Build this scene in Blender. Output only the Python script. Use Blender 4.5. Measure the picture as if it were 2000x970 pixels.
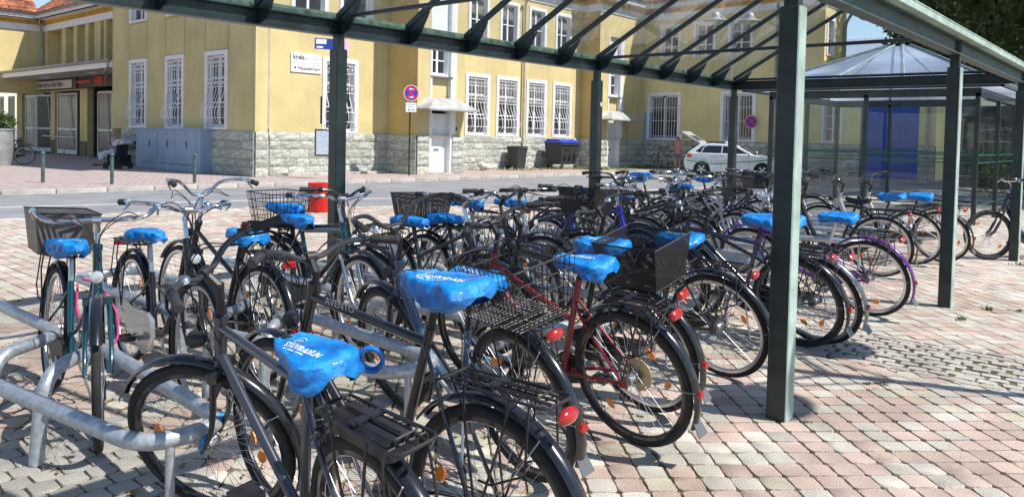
import bpy, bmesh, math, random
import numpy as np
from mathutils import Vector, Matrix, noise
from mathutils.bvhtree import BVHTree
R = math.radians
random.seed(7)
rng = np.random.default_rng(11)
scene = bpy.context.scene
C = scene.collection
for o in list(bpy.data.objects): bpy.data.objects.remove(o)

# ------------------------------------------------------------ camera
cam = bpy.data.cameras.new('camera'); cam_o = bpy.data.objects.new('camera', cam); C.objects.link(cam_o)
scene.camera = cam_o
cam.sensor_fit = 'HORIZONTAL'; cam.sensor_width = 36; cam.lens = 1505.0 / 2000 * 36
cam.shift_y = -(485 - 317.8) / 2000; cam.clip_start = .05; cam.clip_end = 600
yaw, pitch, roll = .7124, .0348, .0217
F = Vector((math.cos(yaw) * math.cos(pitch), math.sin(yaw) * math.cos(pitch), -math.sin(pitch)))
Rt = Vector((math.sin(yaw), -math.cos(yaw), 0)); Up = Rt.cross(F)
R2 = Rt * math.cos(roll) + Up * math.sin(roll); U2 = Up * math.cos(roll) - Rt * math.sin(roll)
M = Matrix((R2, U2, -F)).transposed().to_4x4(); M.translation = Vector((0, 0, 1.5))
cam_o.matrix_world = M

# ------------------------------------------------------------ daylight
SUN_EL = R(52); SH = R(112)                      # elevation; direction in which shadows fall
w = bpy.data.worlds.new('World'); scene.world = w; w.use_nodes = True
nt = w.node_tree; nt.nodes.clear()
sky = nt.nodes.new('ShaderNodeTexSky'); sky.sky_type = 'NISHITA'; sky.sun_disc = False
sky.sun_elevation = SUN_EL; sky.sun_rotation = R(158); sky.air_density = 1.1; sky.dust_density = .3; sky.ozone_density = 3.5
bg = nt.nodes.new('ShaderNodeBackground'); bg.inputs[1].default_value = .11
wo = nt.nodes.new('ShaderNodeOutputWorld')
nt.links.new(sky.outputs[0], bg.inputs[0]); nt.links.new(bg.outputs[0], wo.inputs[0])
sl = bpy.data.lights.new('sun', 'SUN'); sl.energy = 4.7; sl.angle = R(.55); sl.color = (1, .95, .88)
so = bpy.data.objects.new('sun', sl); C.objects.link(so)
sd = Vector((math.cos(SH) * math.cos(SUN_EL), math.sin(SH) * math.cos(SUN_EL), -math.sin(SUN_EL)))
so.rotation_euler = sd.to_track_quat('-Z', 'Y').to_euler(); so.location = (0, -10, 20)
scene.render.engine = 'CYCLES'
scene.view_settings.view_transform = 'Standard'; scene.view_settings.look = 'None'
scene.view_settings.exposure = .45; scene.view_settings.gamma = 1
scene.cycles.max_bounces = 8; scene.cycles.transparent_max_bounces = 24
scene.cycles.transmission_bounces = 4; scene.cycles.glossy_bounces = 4
scene.render.resolution_x = 1024; scene.render.resolution_y = 496

# ------------------------------------------------------------ materials
MT = {}
def lin(c):
    return tuple(c)
def mat(name, col, rough=.6, metal=0., var=.12, scale=6., bump=0., bscale=None, spec=.5, col2=None, coat=0., detail=6, island=0.):
    if name in MT: return MT[name]
    m = bpy.data.materials.new(name); m.use_nodes = True; MT[name] = m
    n = m.node_tree; p = n.nodes['Principled BSDF']; L = n.links.new
    p.inputs['Roughness'].default_value = rough; p.inputs['Metallic'].default_value = metal
    p.inputs['Specular IOR Level'].default_value = spec
    if coat: p.inputs['Coat Weight'].default_value = coat; p.inputs['Coat Roughness'].default_value = .08
    tc = n.nodes.new('ShaderNodeTexCoord')
    nz = n.nodes.new('ShaderNodeTexNoise'); nz.inputs['Scale'].default_value = scale; nz.inputs['Detail'].default_value = detail
    L(tc.outputs['Object'], nz.inputs['Vector'])
    cr = n.nodes.new('ShaderNodeValToRGB')
    a = tuple(max(0, c * (1 - var * 1.6)) for c in col); b = col2 if col2 else tuple(min(1, c * (1 + var * 1.3)) for c in col)
    cr.color_ramp.elements[0].position = .33; cr.color_ramp.elements[1].position = .68
    cr.color_ramp.elements[0].color = (*a, 1); cr.color_ramp.elements[1].color = (*b, 1)
    L(nz.outputs[0], cr.inputs[0]); out = cr.outputs[0]
    if island:
        g = n.nodes.new('ShaderNodeNewGeometry'); oi = n.nodes.new('ShaderNodeObjectInfo')
        ad = n.nodes.new('ShaderNodeMath'); ad.operation = 'ADD'; L(g.outputs['Random Per Island'], ad.inputs[0]); L(oi.outputs['Random'], ad.inputs[1])
        fr = n.nodes.new('ShaderNodeMath'); fr.operation = 'FRACT'; L(ad.outputs[0], fr.inputs[0])
        mr = n.nodes.new('ShaderNodeMapRange'); mr.inputs[3].default_value = 1 - island; mr.inputs[4].default_value = 1 + island
        L(fr.outputs[0], mr.inputs[0])
        hs = n.nodes.new('ShaderNodeHueSaturation'); L(out, hs.inputs['Color']); L(mr.outputs[0], hs.inputs['Value']); out = hs.outputs[0]
    L(out, p.inputs['Base Color'])
    if var > .05:
        mr = n.nodes.new('ShaderNodeMapRange'); mr.inputs[3].default_value = max(.03, rough - .08); mr.inputs[4].default_value = min(1, rough + .1)
        L(nz.outputs[0], mr.inputs[0]); L(mr.outputs[0], p.inputs['Roughness'])
    if bump:
        n2 = n.nodes.new('ShaderNodeTexNoise'); n2.inputs['Scale'].default_value = bscale or scale * 4; n2.inputs['Detail'].default_value = 8
        n2.inputs['Roughness'].default_value = .65
        L(tc.outputs['Object'], n2.inputs['Vector'])
        bp = n.nodes.new('ShaderNodeBump'); bp.inputs['Distance'].default_value = .02; bp.inputs['Strength'].default_value = bump
        L(n2.outputs[0], bp.inputs['Height']); L(bp.outputs[0], p.inputs['Normal'])
    return m
def speckle(name, col, col2, scale=190, **k):
    """granular concrete: fine dark and light grains over a slow stain"""
    m = mat(name, col, .9, var=.1, scale=3, bump=.7, bscale=110, island=.14, spec=.25, **k)
    n = m.node_tree; L = n.links.new; p = n.nodes['Principled BSDF']
    src = p.inputs['Base Color'].links[0].from_socket
    tc = n.nodes.new('ShaderNodeTexCoord'); v = n.nodes.new('ShaderNodeTexNoise'); v.inputs['Scale'].default_value = scale; v.inputs['Detail'].default_value = 2
    L(tc.outputs['Object'], v.inputs['Vector'])
    cr = n.nodes.new('ShaderNodeValToRGB'); cr.color_ramp.elements[0].position = .40; cr.color_ramp.elements[1].position = .56
    cr.color_ramp.elements[0].color = (*[c * .85 for c in col2], 1); cr.color_ramp.elements[1].color = (1, 1, 1, 1)
    L(v.outputs[0], cr.inputs[0])
    mx = n.nodes.new('ShaderNodeMix'); mx.data_type = 'RGBA'; mx.blend_type = 'MULTIPLY'; mx.inputs[0].default_value = .75
    L(src, mx.inputs[6]); L(cr.outputs[0], mx.inputs[7])
    # large stains in world space
    g = n.nodes.new('ShaderNodeNewGeometry'); w2 = n.nodes.new('ShaderNodeTexNoise'); w2.inputs['Scale'].default_value = .9; w2.inputs['Detail'].default_value = 5
    L(g.outputs['Position'], w2.inputs['Vector'])
    c2 = n.nodes.new('ShaderNodeValToRGB'); c2.color_ramp.elements[0].position = .3; c2.color_ramp.elements[1].position = .6
    c2.color_ramp.elements[0].color = (.74, .72, .68, 1); c2.color_ramp.elements[1].color = (1, 1, 1, 1)
    L(w2.outputs[0], c2.inputs[0])
    m2 = n.nodes.new('ShaderNodeMix'); m2.data_type = 'RGBA'; m2.blend_type = 'MULTIPLY'; m2.inputs[0].default_value = 1
    L(mx.outputs[2], m2.inputs[6]); L(c2.outputs[0], m2.inputs[7])
    vo = n.nodes.new('ShaderNodeTexVoronoi'); vo.inputs['Scale'].default_value = 2.6; L(g.outputs['Position'], vo.inputs['Vector'])
    c3 = n.nodes.new('ShaderNodeValToRGB'); c3.color_ramp.elements[0].position = .035; c3.color_ramp.elements[1].position = .05
    c3.color_ramp.elements[0].color = (.45, .44, .42, 1); c3.color_ramp.elements[1].color = (1, 1, 1, 1); L(vo.outputs['Distance'], c3.inputs[0])
    m3 = n.nodes.new('ShaderNodeMix'); m3.data_type = 'RGBA'; m3.blend_type = 'MULTIPLY'; m3.inputs[0].default_value = .7; L(m2.outputs[2], m3.inputs[6]); L(c3.outputs[0], m3.inputs[7])
    L(m3.outputs[2], p.inputs['Base Color'])
    return m
def clear_glass(name, tint=(.93, .96, .95), dirt=.12, refl=1.0, dcol=(.7, .7, .66), dscale=1.5, rough=.02):
    m = bpy.data.materials.new(name); m.use_nodes = True; MT[name] = m; n = m.node_tree; n.nodes.clear(); L = n.links.new
    o = n.nodes.new('ShaderNodeOutputMaterial'); t = n.nodes.new('ShaderNodeBsdfTransparent'); t.inputs[0].default_value = (*tint, 1)
    g = n.nodes.new('ShaderNodeBsdfGlossy'); g.inputs['Roughness'].default_value = rough
    f = n.nodes.new('ShaderNodeLayerWeight'); f.inputs[0].default_value = .5      # Schlick, same from both sides
    pw = n.nodes.new('ShaderNodeMath'); pw.operation = 'POWER'; pw.inputs[1].default_value = 5; L(f.outputs['Facing'], pw.inputs[0])
    ml = n.nodes.new('ShaderNodeMath'); ml.operation = 'MULTIPLY_ADD'; ml.inputs[1].default_value = .9 * refl; ml.inputs[2].default_value = .075 * refl; ml.use_clamp = True
    L(pw.outputs[0], ml.inputs[0]); mx = n.nodes.new('ShaderNodeMixShader')
    L(ml.outputs[0], mx.inputs[0]); L(t.outputs[0], mx.inputs[1]); L(g.outputs[0], mx.inputs[2])
    d = n.nodes.new('ShaderNodeBsdfTranslucent'); d.inputs[0].default_value = (*dcol, 1)
    d2 = n.nodes.new('ShaderNodeBsdfDiffuse'); d2.inputs[0].default_value = (*dcol, 1)
    ds = n.nodes.new('ShaderNodeMixShader'); L(d.outputs[0], ds.inputs[1]); L(d2.outputs[0], ds.inputs[2])
    tc = n.nodes.new('ShaderNodeTexCoord'); nz = n.nodes.new('ShaderNodeTexNoise'); nz.inputs['Scale'].default_value = dscale; nz.inputs['Detail'].default_value = 9
    mp = n.nodes.new('ShaderNodeMapping'); mp.inputs['Scale'].default_value = (1, .35, 1)
    L(tc.outputs['Object'], mp.inputs[0]); L(mp.outputs[0], nz.inputs['Vector'])
    mr = n.nodes.new('ShaderNodeMapRange'); mr.inputs[1].default_value = .45; mr.inputs[2].default_value = .8; mr.inputs[3].default_value = dirt * .35; mr.inputs[4].default_value = dirt * 2.2
    L(nz.outputs[0], mr.inputs[0]); m2 = n.nodes.new('ShaderNodeMixShader')
    L(mr.outputs[0], m2.inputs[0]); L(mx.outputs[0], m2.inputs[1]); L(ds.outputs[0], m2.inputs[2]); L(m2.outputs[0], o.inputs[0])
    return m
def mesh_mat(name, col, cell=.008, hole=.5):
    """fine woven wire: real holes cut by the material"""
    m = mat(name, col, .45, .3, var=.05); n = m.node_tree; L = n.links.new
    p = n.nodes['Principled BSDF']; tc = n.nodes.new('ShaderNodeTexCoord'); mp = n.nodes.new('ShaderNodeMapping')
    mp.inputs['Rotation'].default_value = (R(0), R(0), R(45)); mp.inputs['Scale'].default_value = (1 / cell,) * 3
    L(tc.outputs['UV'], mp.inputs[0]); sp = n.nodes.new('ShaderNodeSeparateXYZ'); L(mp.outputs[0], sp.inputs[0])
    prev = None
    for ax in (0, 1):
        fr = n.nodes.new('ShaderNodeMath'); fr.operation = 'FRACT'; L(sp.outputs[ax], fr.inputs[0])
        lt = n.nodes.new('ShaderNodeMath'); lt.operation = 'LESS_THAN'; lt.inputs[1].default_value = hole; L(fr.outputs[0], lt.inputs[0])
        if prev:
            mu = n.nodes.new('ShaderNodeMath'); mu.operation = 'MULTIPLY'; L(prev.outputs[0], mu.inputs[0]); L(lt.outputs[0], mu.inputs[1]); prev = mu
        else: prev = lt
    iv = n.nodes.new('ShaderNodeMath'); iv.operation = 'SUBTRACT'; iv.inputs[0].default_value = 1; L(prev.outputs[0], iv.inputs[1])
    L(iv.outputs[0], p.inputs['Alpha'])
    return m

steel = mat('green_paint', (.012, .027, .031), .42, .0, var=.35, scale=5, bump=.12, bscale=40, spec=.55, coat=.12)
steel_sunlit = mat('sunlit_green_paint', (.36, .47, .41), .6, var=.16, scale=6, bump=.2, bscale=40)  # sunlit paleness put into the colour of sun-facing post sides and right gutter
steel_mid = mat('part_lit_green_paint', (.05, .085, .08), .5, var=.25, scale=6, bump=.2, bscale=40)  # milder sunlit tone put into the colour of the right-hand beams
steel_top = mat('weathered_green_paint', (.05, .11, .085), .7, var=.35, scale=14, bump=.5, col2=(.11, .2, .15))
galv = mat('galvanised_tube', (.46, .50, .55), .36, .5, var=.12, scale=38, bump=.15, bscale=120, col2=(.58, .62, .67))
chrome = mat('chrome', (.75, .76, .78), .16, 1., var=.04)
alu = mat('brushed_aluminium', (.62, .63, .65), .3, .9, var=.08, scale=20)
rubber = mat('tyre_rubber', (.024, .024, .026), .75, var=.3, scale=30, bump=.4, bscale=200)
blackp = mat('black_plastic', (.02, .02, .023), .42, var=.2, scale=20)
blackm = mat('black_lacquer', (.013, .014, .018), .22, var=.2, coat=.6)
grip = mat('dark_grip', (.03, .031, .036), .6, var=.2, bump=.5, bscale=120)
spoke_m = mat('spoke_steel', (.45, .46, .48), .45, .7, var=.05)
redl = mat('red_lens', (.42, .008, .006), .15, var=.1, coat=1)
amber = mat('amber_reflector', (.85, .25, .02), .2, var=.1, coat=1)
clearl = mat('lamp_lens', (.75, .78, .8), .1, .4, var=.1, coat=1)
white = mat('white_paint', (.78, .79, .8), .5, var=.05)
whiteg = mat('white_grille_paint', (.82, .82, .82), .4, var=.04)
dark = mat('dark_recess', (.012, .013, .016), .5, var=.3)
wglass = mat('window_glass', (.03, .035, .042), .06, var=.3, scale=.9, spec=.8)
curtain = mat('net_curtain', (.16, .165, .165), .8, var=.3, scale=9)
zinc = mat('zinc_sheet', (.30, .31, .33), .45, .6, var=.18, scale=5)
zincl = mat('pale_pipe', (.45, .42, .38), .5, .2, var=.15, scale=5)
stone_m = mat('ashlar_sandstone', (.44, .455, .40), .9, var=.22, scale=4, bump=.9, bscale=14, island=.2)
mortar = mat('mortar', (.22, .22, .2), .95, var=.2, bump=.3)
def stucco(name, col, b):
    m = mat(name, col, .9, var=.07, scale=.7, bump=b, bscale=22, spec=.2)
    n = m.node_tree; L = n.links.new; p = n.nodes['Principled BSDF']; src = p.inputs['Base Color'].links[0].from_socket
    g = n.nodes.new('ShaderNodeNewGeometry'); out = src
    for sc, dt, lo, rng_ in (((2.2, 2.2, .16), 6, .80, (.30, .52)), ((.35, .35, .5), 8, .88, (.35, .6))):     # rain streaks, broad patches
        mp = n.nodes.new('ShaderNodeMapping'); mp.inputs['Scale'].default_value = sc; L(g.outputs['Position'], mp.inputs[0])
        nz = n.nodes.new('ShaderNodeTexNoise'); nz.inputs['Scale'].default_value = 1.4; nz.inputs['Detail'].default_value = dt; L(mp.outputs[0], nz.inputs['Vector'])
        cr = n.nodes.new('ShaderNodeValToRGB'); cr.color_ramp.elements[0].position = rng_[0]; cr.color_ramp.elements[1].position = rng_[1]
        cr.color_ramp.elements[0].color = (lo, lo * .985, lo * .96, 1); cr.color_ramp.elements[1].color = (1, 1, 1, 1); L(nz.outputs[0], cr.inputs[0])
        mx = n.nodes.new('ShaderNodeMix'); mx.data_type = 'RGBA'; mx.blend_type = 'MULTIPLY'; mx.inputs[0].default_value = .38; L(out, mx.inputs[6]); L(cr.outputs[0], mx.inputs[7]); out = mx.outputs[2]
    L(out, p.inputs['Base Color'])
    return m
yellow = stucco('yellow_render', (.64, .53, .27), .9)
ochre = stucco('bounce_tinted_render', (.56, .42, .17), .5)  # yellow render with bounce light from the sunlit wall put into its colour
cover_m = mat('blue_plastic_film', (.0, .21, .78), .24, var=.25, scale=13, bump=.5, bscale=48, coat=.3, col2=(.01, .34, .92))
print_m = mat('white_print', (.8, .87, .95), .4, var=.02)
blue_gate = mat('blue_sheet', (.010, .085, .44), .5, var=.1, scale=2)
MT['roof_glass'] = clear_glass('roof_glass', dirt=.16, refl=1.0, dcol=(.62, .62, .58))
MT['wall_glass'] = clear_glass('wall_glass', tint=(.84, .9, .9), dirt=.018, refl=.8, dcol=(.5, .52, .5))
MT['poly'] = clear_glass('poly_glass', tint=(.62, .72, .86), dirt=.8, refl=.8, dcol=(.62, .7, .85), dscale=.8, rough=.2)
meshb = mesh_mat('black_wire_mesh', (.02, .02, .022))

# ------------------------------------------------------------ mesh helpers
class MB:
    def __init__(s): s.v = []; s.f = []; s.m = []; s.uv = None
    def add(s, vs, fs, mi=0):
        o = len(s.v); s.v.extend([tuple(a) for a in vs]); s.f.extend([tuple(i + o for i in f) for f in fs]); s.m.extend([mi] * len(fs))
    def box(s, c, d, rot=None, mi=0):
        x, y, z = d[0] / 2, d[1] / 2, d[2] / 2; c = Vector(c)
        vs = [Vector(p) for p in ((-x, -y, -z), (x, -y, -z), (x, y, -z), (-x, y, -z), (-x, -y, z), (x, -y, z), (x, y, z), (-x, y, z))]
        if rot is not None: vs = [rot @ p for p in vs]
        s.add([p + c for p in vs], [(0, 3, 2, 1), (4, 5, 6, 7), (0, 1, 5, 4), (1, 2, 6, 5), (2, 3, 7, 6), (3, 0, 4, 7)], mi)
    def cbox(s, c, d, b=.004, mi=0, rot=None):
        """box with chamfered vertical edges and top rim"""
        x, y, z = d[0] / 2, d[1] / 2, d[2] / 2; c = Vector(c)
        ring = [(-x + b, -y), (x - b, -y), (x, -y + b), (x, y - b), (x - b, y), (-x + b, y), (-x, y - b), (-x, -y + b)]
        vs = []
        for zz, k in ((-z, 1), (z - b, 1), (z, None)):
            for px, py in ring:
                if k is None: px, py = px * (1 - b / x), py * (1 - b / y)
                vs.append(Vector((px, py, zz)))
        if rot is not None: vs = [rot @ p for p in vs]
        fs = [tuple(reversed(range(8))), tuple(range(16, 24))]
        for k in (0, 1):
            for i in range(8): j = (i + 1) % 8; fs.append((k * 8 + i, k * 8 + j, k * 8 + 8 + j, k * 8 + 8 + i))
        s.add([p + c for p in vs], fs, mi)
    def tube(s, pts, r, n=8, closed=False, caps=True, mi=0):
        pts = [Vector(p) for p in pts]; N = len(pts)
        if N < 2: return
        rr = r if isinstance(r, (list, tuple)) else [r] * N
        T = []
        for i in range(N):
            if closed: t = pts[(i + 1) % N] - pts[i - 1]
            elif i == 0: t = pts[1] - pts[0]
            elif i == N - 1: t = pts[-1] - pts[-2]
            else: t = (pts[i + 1] - pts[i]).normalized() + (pts[i] - pts[i - 1]).normalized()
            T.append(t.normalized() if t.length > 1e-9 else Vector((0, 0, 1)))
        a = Vector((0, 0, 1)) if abs(T[0].z) < .9 else Vector((1, 0, 0))
        u = (a - T[0] * a.dot(T[0])).normalized(); vs = []
        for i in range(N):
            u = (u - T[i] * u.dot(T[i])); u = u.normalized() if u.length > 1e-6 else Vector((1, 0, 0)); v = T[i].cross(u)
            for k in range(n):
                an = 2 * math.pi * k / n; vs.append(pts[i] + (u * math.cos(an) + v * math.sin(an)) * rr[i])
        fs = []
        for i in range(N if closed else N - 1):
            j = (i + 1) % N
            for k in range(n): l = (k + 1) % n; fs.append((i * n + k, i * n + l, j * n + l, j * n + k))
        if caps and not closed: fs.append(tuple(reversed(range(n)))); fs.append(tuple(range((N - 1) * n, N * n)))
        s.add(vs, fs, mi)
    def lathe(s, prof, n=16, c=(0, 0, 0), axis=None, mi=0):
        """prof = [(radius, height)], about local z (or matrix axis)"""
        c = Vector(c); vs = []; fs = []
        for r, h in prof:
            for k in range(n):
                a = 2 * math.pi * k / n; p = Vector((r * math.cos(a), r * math.sin(a), h)); vs.append((axis @ p if axis is not None else p) + c)
        for i in range(len(prof) - 1):
            for k in range(n): l = (k + 1) % n; fs.append((i * n + k, i * n + l, (i + 1) * n + l, (i + 1) * n + k))
        fs.append(tuple(reversed(range(n)))); fs.append(tuple(range((len(prof) - 1) * n, len(prof) * n)))
        s.add(vs, fs, mi)
    def prism(s, poly, fn, a, b, mi=0):
        """poly 2-D, fn(u,v,w)->point, between w=a and w=b"""
        n = len(poly); vs = [fn(u, v, a) for u, v in poly] + [fn(u, v, b) for u, v in poly]
        s.add(vs, [tuple(range(n)), tuple(reversed(range(n, 2 * n)))] + [(i, n + i, n + (i + 1) % n, (i + 1) % n) for i in range(n)], mi)
    def ball(s, c, r, n=10, m=6, mi=0):
        r = r if isinstance(r, (tuple, list)) else (r, r, r); vs = []; fs = []; c = Vector(c)
        for i in range(1, m):
            t = math.pi * i / m
            for k in range(n): a = 2 * math.pi * k / n; vs.append(c + Vector((r[0] * math.sin(t) * math.cos(a), r[1] * math.sin(t) * math.sin(a), r[2] * math.cos(t))))
        for i in range(m - 2):
            for k in range(n): l = (k + 1) % n; fs.append((i * n + k, (i + 1) * n + k, (i + 1) * n + l, i * n + l))
        vs += [c + Vector((0, 0, r[2])), c - Vector((0, 0, r[2]))]; T = len(vs) - 2
        for k in range(n): l = (k + 1) % n; fs.append((T, k, l)); fs.append((T + 1, (m - 2) * n + l, (m - 2) * n + k))
        s.add(vs, fs, mi)
    def mesh(s, name, mats, smooth=True, ang=40):
        me = bpy.data.meshes.new(name); me.from_pydata(s.v, [], s.f)
        for m in (mats if isinstance(mats, (list, tuple)) else [mats]): me.materials.append(m)
        me.polygons.foreach_set('material_index', s.m)
        if s.uv:
            uvl = me.uv_layers.new(name='UVMap'); uvl.data.foreach_set('uv', [c for lp in me.loops for c in s.uv[lp.vertex_index]])
        if smooth:
            me.polygons.foreach_set('use_smooth', [True] * len(me.polygons)); me.set_sharp_from_angle(angle=R(ang))
        me.update(); return me
def link(name, me, parent=None, loc=None, rot=None, label=None, kind=None):
    o = bpy.data.objects.new(name, me); C.objects.link(o)
    if parent is not None: o.parent = parent
    if loc is not None: o.location = loc
    if rot is not None: o.rotation_euler = rot
    if label: o['label'] = label
    if kind: o['kind'] = kind
    return o
def obj(name, mb, mats, parent=None, smooth=True, ang=40, **k):
    return link(name, mb.mesh(name, mats, smooth, ang), parent, **k)
def thing(name, label, cat, loc=(0, 0, 0), rot=(0, 0, 0), group=None):
    o = bpy.data.objects.new(name, None); C.objects.link(o); o.location = loc; o.rotation_euler = rot
    o.empty_display_size = .1; o['label'] = label; o['category'] = cat
    if group: o['group'] = group
    return o
def tag(o, label, cat, group=None):
    o['label'] = label; o['category'] = cat
    if group: o['group'] = group
    return o
def dup(root, loc=None, rot=None, label=None):
    r = root.copy(); C.objects.link(r)
    if loc is not None: r.location = loc
    if rot is not None: r.rotation_euler = rot
    if label: r['label'] = label
    for ch in list(root.children):
        c = ch.copy(); C.objects.link(c); c.parent = r
        for g in list(ch.children):
            d = g.copy(); C.objects.link(d); d.parent = c
    return r
def arc(c, r, a0, a1, n, ax='xz'):
    out = []
    for i in range(n + 1):
        a = R(a0 + (a1 - a0) * i / n); q = (r * math.cos(a), r * math.sin(a))
        out.append((c[0] + q[0], c[1], c[2] + q[1]) if ax == 'xz' else (c[0] + q[0], c[1] + q[1], c[2]))
    return out
def smooth_path(pts, k=4):
    """Catmull-Rom"""
    P = [Vector(p) for p in pts]; P = [P[0] * 2 - P[1]] + P + [P[-1] * 2 - P[-2]]; out = []
    for i in range(1, len(P) - 2):
        for j in range(k):
            t = j / k; a, b, c, d = P[i - 1], P[i], P[i + 1], P[i + 2]
            out.append(.5 * ((2 * b) + (c - a) * t + (2 * a - 5 * b + 4 * c - d) * t * t + (3 * b - 3 * c + d - a) * t ** 3))
    out.append(P[-2]); return out
def fillet(pts, r, k=5):
    """polyline with rounded corners"""
    P = [Vector(p) for p in pts]; out = [P[0]]
    for i in range(1, len(P) - 1):
        a, b, c = P[i - 1], P[i], P[i + 1]; d1 = (a - b); d2 = (c - b); q = min(r, d1.length * .49, d2.length * .49)
        s, e = b + d1.normalized() * q, b + d2.normalized() * q
        for j in range(k + 1): t = j / k; out.append((1 - t) ** 2 * s + 2 * t * (1 - t) * b + t * t * e)
    out.append(P[-1]); return out
def text_mesh(s, size=1., name='lettering', bold=0., align='LEFT', space=1.):
    cu = bpy.data.curves.new('tmp', 'FONT'); cu.body = s; cu.size = size; cu.align_x = align; cu.offset = bold; cu.resolution_u = 2; cu.space_character = space
    o = bpy.data.objects.new('tmp', cu); C.objects.link(o); bpy.context.view_layer.update()
    me = bpy.data.meshes.new_from_object(o.evaluated_get(bpy.context.evaluated_depsgraph_get())); me.name = name
    bpy.data.objects.remove(o); bpy.data.curves.remove(cu); return me
def text(s, size, M4, m, parent, name='lettering', bold=0., align='LEFT', space=1., label=None):
    me = text_mesh(s, size, name, bold, align, space); me.materials.clear(); me.materials.append(m)
    o = link(name, me, parent, label=label); o.matrix_local = M4; return o
def frame4(o, x, y):
    """matrix with origin o, x and y axes"""
    x = Vector(x).normalized(); y = Vector(y).normalized(); z = x.cross(y); m = Matrix((x, y, z)).transposed().to_4x4(); m.translation = Vector(o); return m

def paint(name, col, **k): return mat('paint_' + name, col, k.pop('rough', .25), k.pop('metal', .15), var=.05, scale=5, coat=.7, **k)
# ============================================================ ground
asph = mat('asphalt', (.25, .255, .265), .92, var=.1, scale=1.2, bump=.3, bscale=80, spec=.25)
joint_m = mat('mossy_joint_sand', (.20, .165, .11), 1, var=.45, scale=7, bump=.5, col2=(.19, .17, .08), spec=.1)
kerb_m = mat('kerb_concrete', (.44, .41, .37), .9, var=.15, scale=3, bump=.4, island=.1)
line_m = mat('road_marking', (.74, .74, .72), .8, var=.14, scale=5)
walk_m = mat('pavement_setts', (.47, .37, .33), .92, var=.12, scale=4, bump=.3)
def add_grid(m, sx, sy, amt=.55):
    n = m.node_tree; L = n.links.new; p = n.nodes['Principled BSDF']; src = p.inputs['Base Color'].links[0].from_socket
    tc = n.nodes.new('ShaderNodeTexCoord'); b = n.nodes.new('ShaderNodeTexBrick'); b.offset = .5
    b.inputs['Scale'].default_value = 1; b.inputs['Brick Width'].default_value = sx; b.inputs['Row Height'].default_value = sy
    b.inputs['Mortar Size'].default_value = .008; b.inputs['Color1'].default_value = (1, 1, 1, 1); b.inputs['Color2'].default_value = (.78, .86, .92, 1)
    b.inputs['Mortar'].default_value = (1 - amt,) * 3 + (1,)
    L(tc.outputs['Object'], b.inputs['Vector'])
    mx = n.nodes.new('ShaderNodeMix'); mx.data_type = 'RGBA'; mx.blend_type = 'MULTIPLY'; mx.inputs[0].default_value = 1
    L(src, mx.inputs[6]); L(b.outputs[0], mx.inputs[7]); L(mx.outputs[2], p.inputs['Base Color'])
add_grid(walk_m, .2, .2)

def poly_slab(name, pts, z0, z1, m, label=None):
    mb = MB(); mb.prism(pts, lambda u, v, w_: (u, v, w_), z1, z0); mb.f[0] = tuple(reversed(mb.f[0])); mb.f[1] = tuple(reversed(mb.f[1]))
    o = obj(name, mb, m, smooth=False, kind='structure'); return o
mb = MB(); mb.add([(-300, -300, -.1), (400, -300, -.1), (400, 400, -.1), (-300, 400, -.1)], [(0, 1, 2, 3)])
obj('road', mb, asph, smooth=False, kind='structure')
plaza_poly = [(-60, -60), (24, -60), (24, 6.5), (19, 8.6), (14.5, 10.2), (11.2, 11.9), (7.9, 13.65), (4, 14.25), (-10, 15.2), (-60, 18)]
plaza = poly_slab('plaza', plaza_poly, -.3, -.009, joint_m)
pave_poly = [(-60, 24), (5.6, 20.2), (13.4, 19.65), (26.5, 18.95), (34.0, 18.4), (34.4, 17.6), (34.6, 6), (60, 6), (60, 60), (-60, 60)]
pavement = poly_slab('pavement', pave_poly, -.25, 0, walk_m)
# kerb stones along the far pavement, one by one
kv = None
for (a, b) in (((-8, 21.05), (5.6, 20.2)), ((5.6, 20.2), (13.4, 19.65)), ((13.4, 19.65), (26.5, 18.95)), ((26.5, 18.95), (34, 18.4))):
    a, b = Vector((*a, 0)), Vector((*b, 0)); n_ = int((b - a).length); d = (b - a).normalized()
    if kv is None:
        kb = MB(); kb.cbox((0, 0, 0), (.985, .14, .2), .012); kv = kb.mesh('kerb_stone', kerb_m, ang=30)
    for i in range(n_):
        p = a + (b - a) * ((i + .5) / n_)
        o = link('kerb_stone', kv, pavement, (p.x, p.y - .075, -.085 + random.uniform(-.006, .006)), (0, 0, math.atan2(d.y, d.x) + random.uniform(-.004, .004)))
        o.scale[0] = (b - a).length / n_
mb = MB(); ln = smooth_path([(-30, 25, 0), (-5, 19.6, 0), (4.8, 17.23, 0), (7.24, 16.5, 0), (9.26, 15.95, 0), (13.21, 14.3, 0), (18.5, 12.9, 0), (26, 11.6, 0)], 6)
for i in range(len(ln) - 1):
    a, b = ln[i], ln[i + 1]; n_ = Vector((-(b - a).y, (b - a).x, 0)).normalized() * .06
    mb.add([(a - n_).to_tuple()[:2] + (-.096,), (b - n_).to_tuple()[:2] + (-.096,), (b + n_).to_tuple()[:2] + (-.096,), (a + n_).to_tuple()[:2] + (-.096,)], [(0, 1, 2, 3)])
obj('road_marking', mb, line_m, smooth=False, kind='structure')
# manhole / drain grate in the road edge is not visible; gutter strip along kerb
mb = MB()
for i in range(34): mb.box((5.2 + i * .85, 20.2 - .062 * i * .85 - .32 + .03, -.096), (.83, .26, .008), Matrix.Rotation(-.06, 3, 'Z'))
obj('gutter_strip', mb, mat('gutter_setts', (.25, .25, .25), .9, var=.2, island=.15), smooth=False, kind='structure')

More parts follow.
